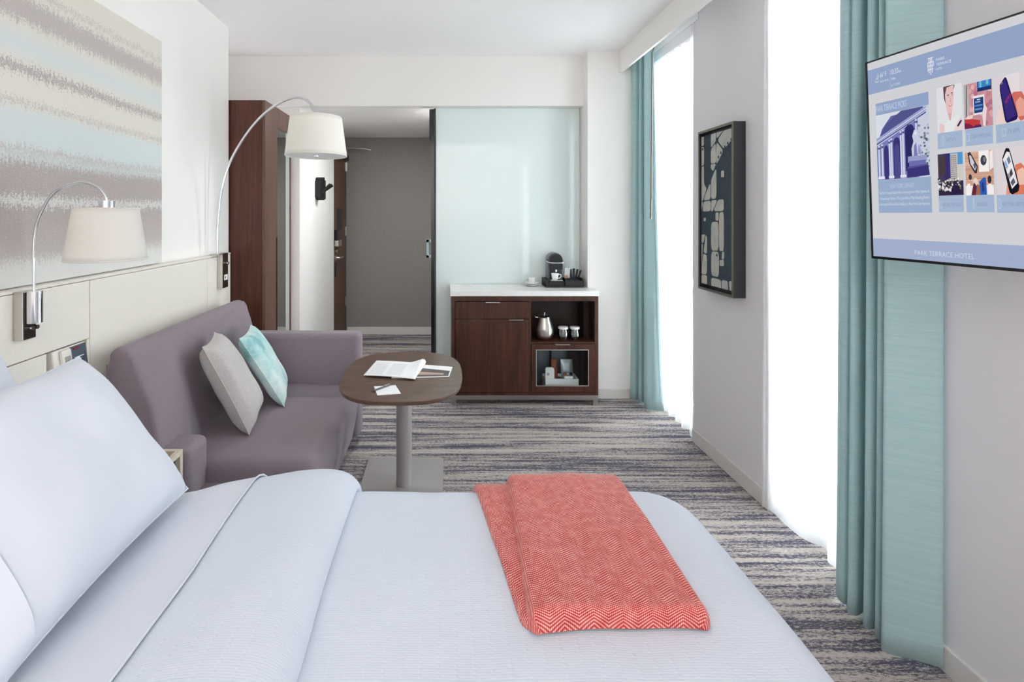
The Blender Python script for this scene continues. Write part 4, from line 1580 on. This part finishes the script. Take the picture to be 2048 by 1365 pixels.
tv = thing('television', 'flat television showing a blue hotel menu, mounted on the right wall', 'television', tuple(scr(TWD / 2, 0)))
O('casing', sbox(-.001, TWD + .001, -.001, THT + .001, -.03, -.002), M['screen_bezel'], tv, bevel=.002)
m = MB()
e_ = .0045
for a in ((0, TWD, 0, e_ + .003), (0, TWD, THT - e_, THT), (0, e_, e_ + .003, THT - e_), (TWD - e_, TWD, e_ + .003, THT - e_)):
    q_ = sbox(a[0], a[1], a[2], a[3], -.002, .003)
    m.add(q_.v, q_.f)
O('bezel', m, M['screen_bezel'], tv)
O('wall_arm', sbox(.16, .26, .25, .36, -.06, -.03).add(*(lambda b: (b.v, b.f))(bx(1.41, 1.62, 1.28, 1.34, 1.62, 1.68))), M['blackmatte'], tv)
vs = [scr(e_, e_ + .003), scr(TWD - e_, e_ + .003), scr(TWD - e_, THT - e_), scr(e_, THT - e_)]
sb = O('screen', MB().add(vs, [(0, 1, 2, 3)]), M['lit_bg'], tv, uv=[(0, 0), (TWD, 0), (TWD, THT), (0, THT)])
LAY = [0]


def poly(m, pts, col, k_):
    m.add([scr(u, v, k_) for u, v in pts], [tuple(range(len(pts)))], col)


def rect(m, u0, u1, v0, v1, col, k_=.0004):
    poly(m, [(u0, v0), (u1, v0), (u1, v1), (u0, v1)], col, k_)


BL1, BL2, BL3 = (146, 163, 198), (160, 174, 203), (163, 181, 206)
WT = (222, 226, 236)
m = MB()
rect(m, e_, TWD - e_, .507, .582, BL1)
rect(m, e_, TWD - e_, .0075, .0625, BL2)
rect(m, .027, .181, .141, .241, (152, 172, 202))
rect(m, .0272, .181, .4385, .4745, (146, 163, 200))
for (u0, u1, v0, v1) in ((.201, .2612, .3125, .3555), (.268, .3282, .3115, .3550), (.3345, .3965, .3102, .3550), (.1988, .2594, .1422, .1865), (.2652, .3264, .1412, .1850), (.332, .394, .1398, .1836)):
    rect(m, u0, u1, v0, v1, BL3)
O('menu_blocks', m, M['lit'], sb, fix=False)

m = MB()
K2 = .0022


def txt(s, u0, u1, v0, v1, col=WT):
    vs, fs = text_geo(s, lambda u, v: scr(u, v, K2), u0, u1, v0, v1)
    m.add(vs, fs, col)


txt('PARK TERRACE HOTEL', .132, .2808, .0215, .0350, (205, 211, 228))
txt('66° F', .0458, .0656, .5495, .5645)
txt('Partly cloudy', .0455, .0727, .5325, .5415)
txt('10:33', .0798, .1015, .5485, .5640)
txt('AM', .1022, .1090, .5485, .5550)
txt('Friday', .0795, .0929, .5310, .5405)
txt('Jul 13 2018', .0792, .1046, .5125, .5215)
rect(m, .0760, .0764, .512, .566, (190, 200, 220), K2)
txt('PARK', .2052, .2270, .5505, .5580)
txt('TERRACE', .2050, .2420, .5375, .5450)
txt('HOTEL', .2050, .2200, .5265, .5320)
txt('PARK TERRACE PICKS', .0296, .1215, .4470, .4660, (198, 207, 226))
txt('NEW YORK LIBRARY', .066, .137, .2140, .2270, (186, 198, 220))
txt('The Park Terrace Hotel offers a stunning view of the Stephen A.', .031, .177, .1945, .2055, (214, 220, 233))
txt('Schwarzman Library. The grand Rose Main Reading Room', .033, .175, .1775, .1885, (214, 220, 233))
txt('in the beautiful Beaux-Arts building is a New York City must-see.', .0305, .1775, .1605, .1715, (214, 220, 233))
CPT = (132, 150, 182)
txt('WATCH TV', .2230, .2480, .3290, .3400, CPT)
txt('SCREEN MIRRORING', .2810, .3260, .3290, .3390, CPT)
txt('TV APPS', .3600, .3830, .3290, .3400, CPT)
txt('HOTEL SERVICES', .2090, .2570, .1570, .1665, CPT)
txt('DINING', .2910, .3130, .1570, .1670, CPT)
txt('NEW YORK & BEYOND', .3440, .3920, .1560, .1660, CPT)
# hotel monogram: crossbars and uprights
for u in (.1868, .1905, .1942):
    rect(m, u - .0009, u + .0009, .523 - .005 * (u == .1905), .563, WT, K2)
for (u0, u1, v) in ((.1835, .1975, .564), (.1840, .1985, .5525), (.1835, .1985, .5425), (.1835, .1975, .533)):
    rect(m, u0, u1, v - .0012, v + .0012, WT, K2)
rect(m, .1826, .1840, .528, .5535, WT, K2)
rect(m, .1978, .1992, .5425, .5525, WT, K2)
# weather: sun and cloud
rect(m, .029, .0405, .539, .5405, WT, K2)
for i in range(14):
    a, b = PI * i / 13, PI * (i + 1) / 13
    c0, c1 = (.0348 - .0058 * math.cos(a), .540 + .010 * math.sin(a)), (.0348 - .0058 * math.cos(b), .540 + .010 * math.sin(b))
    poly(m, [c0, c1, (c1[0] * .96 + .0348 * .04, c1[1] - .0012), (c0[0] * .96 + .0348 * .04, c0[1] - .0012)], WT, K2)
for i in range(8):
    a = 2 * PI * i / 8
    cx_, cy_ = .0385, .5545
    d_ = (.36 * math.cos(a), math.sin(a))
    poly(m, [(cx_ + d_[0] * .0065 - d_[1] * .0003, cy_ + d_[1] * .0065), (cx_ + d_[0] * .0065 + d_[1] * .0003, cy_ + d_[1] * .0065 + .0006), (cx_ + d_[0] * .011 + d_[1] * .0003, cy_ + d_[1] * .011 + .0006), (cx_ + d_[0] * .011 - d_[1] * .0003, cy_ + d_[1] * .011)], WT, K2)
for i in range(10):
    a, b = 2 * PI * i / 10, 2 * PI * (i + 1) / 10
    poly(m, [(.0385 + .0022 * math.cos(a), .5545 + .005 * math.sin(a)), (.0385 + .0022 * math.cos(b), .5545 + .005 * math.sin(b)), (.0385 + .0015 * math.cos(b), .5545 + .0037 * math.sin(b)), (.0385 + .0015 * math.cos(a), .5545 + .0037 * math.sin(a))], WT, K2)
# caption icons
for (u0, v0, v1, w_) in ((.2135, .319, .346, .0045), (.2705, .324, .343, .007), (.348, .325, .343, .007), (.2015, .154, .172, .006), (.282, .150, .178, .0015), (.3365, .150, .174, .004)):
    for p_ in ((u0, u0 + .0006, v0, v1), (u0 + w_, u0 + w_ + .0006, v0, v1), (u0, u0 + w_, v0, v0 + .0015), (u0, u0 + w_, v1 - .0015, v1)):
        rect(m, *p_, (196, 206, 226), K2)
O('lettering', m, M['lit'], sb, fix=False, kind='stuff')


# menu pictures, in unit coordinates of each tile
def picture(name, u0, u1, v0, v1, items):
    m = MB()
    for i, (col, pts) in enumerate(items):
        poly(m, [(u0 + (u1 - u0) * min(max(a, 0), 1), v0 + (v1 - v0) * min(max(b, 0), 1)) for a, b in pts], col, .0005 + i * .00003)
    return O(name, m, M['lit'], sb, fix=False)


def R_(a, b, c, d):
    return [(a, c), (b, c), (b, d), (a, d)]


def E_(cx, cy, rx, ry, n=16):
    return [(cx + rx * math.cos(2 * PI * i / n), cy + ry * math.sin(2 * PI * i / n)) for i in range(n)]


def arch2(x0, x1, z0, z1):
    w_ = (x1 - x0) / 2
    return [(x0, z0), (x1, z0)] + [((x0 + x1) / 2 + w_ * math.cos(PI * i / 8), z1 - .1 + .1 * math.sin(PI * i / 8)) for i in range(9)]


it = [((196, 204, 222), R_(0, 1, 0, 1)), ((214, 219, 230), R_(0, .5, .6, 1)), ((96, 98, 160), [(.05, .63), (.9, 1), (.3, .95), (.12, .78)]), ((82, 84, 140), [(.06, .66), (.14, .62), (.9, .98), (.9, 1), (.5, 1), (.2, .84)]),
      ((150, 158, 200), [(0, .56), (.95, .93), (.95, 1), (0, .64)]), ((208, 213, 228), [(0, .585), (.95, .955), (.95, .97), (0, .60)]), ((80, 78, 140), [(0, .54), (.95, .9), (.95, .92), (0, .56)]),
      ((120, 124, 180), [(0, 0), (.8, 0), (.8, .84), (0, .52)]), ((60, 54, 120), arch2(.14, .24, 0, .52)), ((58, 52, 118), arch2(.33, .47, 0, .62)), ((50, 46, 108), arch2(.56, .74, .1, .78)),
      ((44, 40, 96), arch2(.585, .715, .1, .72)), ((78, 74, 138), arch2(.35, .45, 0, .52))]
for cx_, top in ((.05, .53), (.115, .545), (.265, .60), (.305, .615), (.49, .70), (.535, .72), (.78, .84)):
    it.append(((206, 212, 230), R_(cx_ - .022, cx_ + .022, .03, top)))
    it.append(((150, 156, 200), R_(cx_ + .006, cx_ + .022, .03, top)))
    it.append(((90, 88, 150), R_(cx_ - .028, cx_ + .028, top - .06, top - .03)))
    it.append(((222, 226, 236), R_(cx_ - .034, cx_ + .034, .01, .05)))
rr = random.Random(5)
for i in range(60):
    x_, y_ = rr.uniform(.8, 1), rr.uniform(.12, .75)
    it.append((rr.choice([(122, 132, 140), (160, 172, 170), (90, 98, 112), (196, 204, 205)]), E_(x_, y_, .022, .018, 6)))
it += [((198, 204, 224), [(.70, .3), (.69, .42), (.73, .52), (.71, .6), (.745, .68), (.80, .69), (.84, .62), (.82, .52), (.86, .42), (.88, .3)]), ((120, 122, 180), [(.73, .3), (.74, .46), (.78, .5), (.79, .36), (.8, .3)]),
       ((228, 231, 240), [(.75, .62), (.76, .66), (.79, .66), (.79, .61)]), ((150, 154, 200), [(.8, .33), (.82, .48), (.85, .42), (.87, .32)]),
       ((150, 156, 198), R_(.62, .96, .22, .31)), ((108, 108, 170), R_(.64, .94, .12, .24)), ((60, 52, 116), [(.6, .13), (.98, .16), (1, .02), (.6, .0)]), ((84, 80, 146), [(.6, .13), (.98, .16), (.97, .18), (.62, .16)])]
picture('library_picture', .0272, .181, .2415, .4378, it)

it = [((222, 222, 226), R_(0, 1, 0, 1)), ((226, 196, 196), [(.08, 0), (.1, .22), (.3, .16), (.34, 0)]), ((228, 208, 206), [(.62, 0), (.7, .14), (.98, .3), (1, .05), (1, 0)]), ((226, 229, 230), [(.28, 0), (.3, .18), (.45, .26), (.62, .26), (.8, .36), (.9, .3), (.7, .1), (.66, 0)]),
      ((92, 72, 88), [(.28, .98), (.3, .74), (.36, .62), (.4, .8), (.44, .93), (.7, 1), (.66, .86), (.74, .98), (.72, 1), (.3, 1)]),
      ((226, 190, 188), [(.42, .42), (.36, .6), (.35, .82), (.42, .97), (.64, .99), (.7, .84), (.67, .62), (.6, .42), (.55, .28), (.48, .28)]), ((214, 170, 172), [(.44, .4), (.6, .42), (.54, .24), (.5, .24)]),
      ((84, 60, 80), R_(.43, .51, .79, .81)), ((84, 60, 80), R_(.58, .66, .82, .84)), ((240, 240, 244), R_(.44, .5, .755, .775)), ((70, 52, 76), E_(.475, .765, .014, .014, 8)), ((70, 52, 76), E_(.622, .79, .014, .014, 8)),
      ((206, 160, 164), [(.54, .64), (.58, .64), (.57, .76), (.555, .76)]), ((190, 110, 126), [(.47, .575), (.55, .54), (.62, .58), (.55, .60)]), ((244, 242, 244), [(.49, .578), (.55, .565), (.6, .585), (.55, .59)]),
      ((44, 38, 90), [(.78, .1), (.84, .08), (.98, .19), (.96, .22), (.9, .2)])]
picture('woman_picture', .2018, .2628, .3556, .4775, it)

it = [((196, 140, 150), R_(0, 1, 0, 1))]
for i in range(46):
    it.append((rr.choice([(206, 150, 156), (224, 176, 174), (178, 112, 130), (190, 126, 140), (216, 164, 160)]), E_(rr.uniform(.12, 1), rr.uniform(.05, 1), .08, .06, 8)))
it += [((176, 170, 168), [(0, .2), (.2, .25), (.2, .95), (0, 1)]), ((108, 98, 110), [(.05, .22), (.1, .22), (.14, .96), (.1, .97)]), ((206, 200, 194), [(.1, .22), (.13, .22), (.17, .96), (.15, .96)]),
       ((28, 52, 112), R_(.5, 1, .78, 1)), ((60, 130, 190), R_(.52, .98, .86, 1)), ((110, 180, 214), R_(.58, .66, .86, 1)), ((120, 190, 220), R_(.82, .9, .9, 1)),
       ((232, 228, 232), R_(.34, .75, .28, .70)), ((44, 60, 116), R_(.37, .71, .32, .65)), ((78, 132, 196), R_(.4, .68, .46, .50)), ((110, 160, 208), R_(.42, .6, .54, .58)), ((90, 150, 200), R_(.4, .66, .38, .42)), ((220, 216, 226), R_(.48, .6, .6, .62)),
       ((234, 216, 214), [(.68, .02), (.66, .3), (.74, .5), (.82, .4), (.76, 0)]), ((236, 206, 200), [(.02, .2), (.3, .22), (.34, .3), (.1, .28)]),
       ((190, 60, 60), [(0, 0), (.56, .04), (.58, .15), (.3, .2), (0, .22)]), ((122, 36, 74), [(0, 0), (.4, 0), (.2, .1), (0, .14)]), ((86, 40, 96), [(.3, 0), (.62, 0), (.6, .06), (.4, .06)])]
picture('tablet_picture', .2685, .3292, .3556, .470, it)

ph_ = [(.14, .80), (.34, .97), (.40, .93), (.72, .12), (.68, .04), (.36, .0), (.30, .06)]
it = [((216, 206, 212), R_(0, 1, 0, 1)), ((226, 216, 220), R_(.3, .8, .6, 1)), ((232, 206, 200), [(0, 0), (.06, .3), (.2, .36), (.3, .1), (.3, 0)]), ((206, 110, 96), [(.66, .16), (.5, .55), (.6, .62), (.86, .6), (1, .4), (1, .05), (.8, 0)]), ((226, 160, 144), [(.72, .1), (.66, .4), (.8, .5), (1, .36), (1, .1)]),
      ((36, 26, 82), rnd_poly(ph_, .12, 1)), ((58, 44, 120), [(.18, .79), (.34, .93), (.68, .13), (.36, .05)]), ((150, 140, 180), [(.22, .84), (.26, .88), (.27, .86), (.23, .82)])]
picture('phone_apps_picture', .3355, .3965, .3556, .4705, it)
m = MB()
vs, fs = text_geo('NETFLIX', lambda a, b: scr(.3355 + .061 * (.36 + .19 * a - .03 * b), .3556 + .1149 * (.40 + .16 * a + .06 * b), .0014), 0, 1, 0, 1)
m.add(vs, fs, (206, 50, 60))
O('lettering', m, M['lit'], sb, fix=False)

it = [((84, 150, 206), R_(0, 1, .4, 1)), ((70, 62, 88), R_(0, .28, .25, 1)), ((60, 48, 104), R_(.24, .5, .36, 1)), ((196, 188, 182), R_(.52, .8, .3, .98)), ((70, 60, 70), R_(0, .3, .5, .95)), ((206, 200, 196), R_(.78, 1, .3, .72)), ((52, 42, 70), R_(0, 1, 0, .34))]
for i in range(5):
    for j in range(13):
        it.append(((120, 112, 120), R_(.535 + i * .053, .565 + i * .053, .34 + j * .048, .365 + j * .048)))
for i in range(70):
    it.append((rr.choice([(226, 222, 224), (180, 176, 186), (60, 50, 66), (110, 110, 100), (150, 160, 90), (210, 200, 190)]), E_(rr.uniform(0, 1), rr.uniform(.12, .40), .04, .025, 6)))
for i in range(4):
    it.append(((222, 220, 228), [(.02 + i * .15, .20 - i * .03), (.13 + i * .15, .17 - i * .03), (.15 + i * .15, .24 - i * .03), (.05 + i * .15, .27 - i * .03)]))
it.append(((44, 34, 66), [(.55, 0), (.95, 0), (.9, .2), (.7, .26), (.58, .15)]))
picture('terrace_picture', .1998, .2602, .1868, .2990, it)

it = [((204, 160, 136), R_(0, 1, 0, 1))]
for i in range(22):
    it.append((rr.choice([(214, 172, 148), (190, 142, 118), (222, 184, 160)]), (lambda y_: R_(0, 1, y_, y_ + .02))(rr.uniform(.3, 1))))
it += [((56, 50, 70), [(.1, .98), (.2, 1), (.46, .66), (.42, .5), (.34, .5), (.16, .72)]), ((206, 202, 204), [(.16, .92), (.22, .92), (.42, .64), (.36, .56), (.2, .72)]), ((90, 84, 100), [(.3, .7), (.36, .76), (.4, .64), (.35, .6)]),
       ((240, 236, 234), R_(.5, .86, .52, 1)), ((66, 64, 78), E_(.67, .78, .11, .12, 10)), ((120, 120, 126), E_(.7, .8, .05, .06, 8)), ((236, 230, 230), [(.88, .95), (1, 1), (1, .6), (.88, .55)]),
       ((232, 228, 228), R_(0, 1, 0, .22)), ((226, 206, 196), E_(.36, .28, .1, .12, 10)), ((100, 40, 56), [(.2, 0), (.3, .3), (.42, .2), (.4, 0)]), ((150, 104, 90), [(.36, 0), (.42, .25), (.56, .2), (.56, 0)]),
       ((50, 90, 176), [(.54, 0), (.5, .3), (.66, .4), (.74, .38), (.76, 0)]), ((40, 62, 120), [(.6, .05), (.58, .24), (.64, .3), (.68, .1)]), ((60, 46, 60), E_(.86, .34, .07, .09, 10)), ((66, 50, 60), E_(.18, .42, .06, .07, 10)), ((240, 236, 236), [(.8, 0), (.82, .24), (.92, .24), (1, .1), (1, 0)]), ((242, 238, 238), [(.02, 0), (.06, .26), (.16, .28), (.2, .1), (.2, 0)])]
picture('dining_picture', .2658, .3274, .1852, .2962, it)

it = [((218, 210, 212), R_(0, 1, 0, 1)), ((214, 122, 96), [(.6, .1), (.62, .62), (.8, .66), (1, .5), (1, 0), (.5, 0)]), ((234, 190, 172), [(.66, .2), (.68, .5), (.86, .56), (1, .4), (1, .2)]), ((224, 150, 130), [(.3, 0), (.34, .22), (.44, .1), (.44, 0)]),
      ((24, 24, 34), rnd_poly([(.2, .76), (.34, 1), (.46, .98), (.74, .18), (.7, .06), (.5, 0), (.42, .04)], .12, 1)), ((232, 231, 234), [(.235, .76), (.36, .92), (.46, .9), (.68, .24), (.5, .12)]),
      ((150, 172, 214), [(.27, .68), (.33, .74), (.4, .6), (.34, .54)]), ((110, 116, 140), [(.36, .76), (.44, .82), (.49, .7), (.42, .64)]), ((70, 66, 76), [(.43, .46), (.5, .56), (.55, .44), (.47, .36)]), ((140, 136, 140), [(.36, .42), (.42, .46), (.46, .36), (.42, .32)]), ((96, 92, 104), [(.46, .26), (.56, .36), (.62, .26), (.52, .18)])]
picture('phone_guide_picture', .3325, .394, .1836, .2965, it)

print('triangles approx', sum(len(o.data.polygons) for o in bpy.data.objects if o.type == 'MESH') * 2)
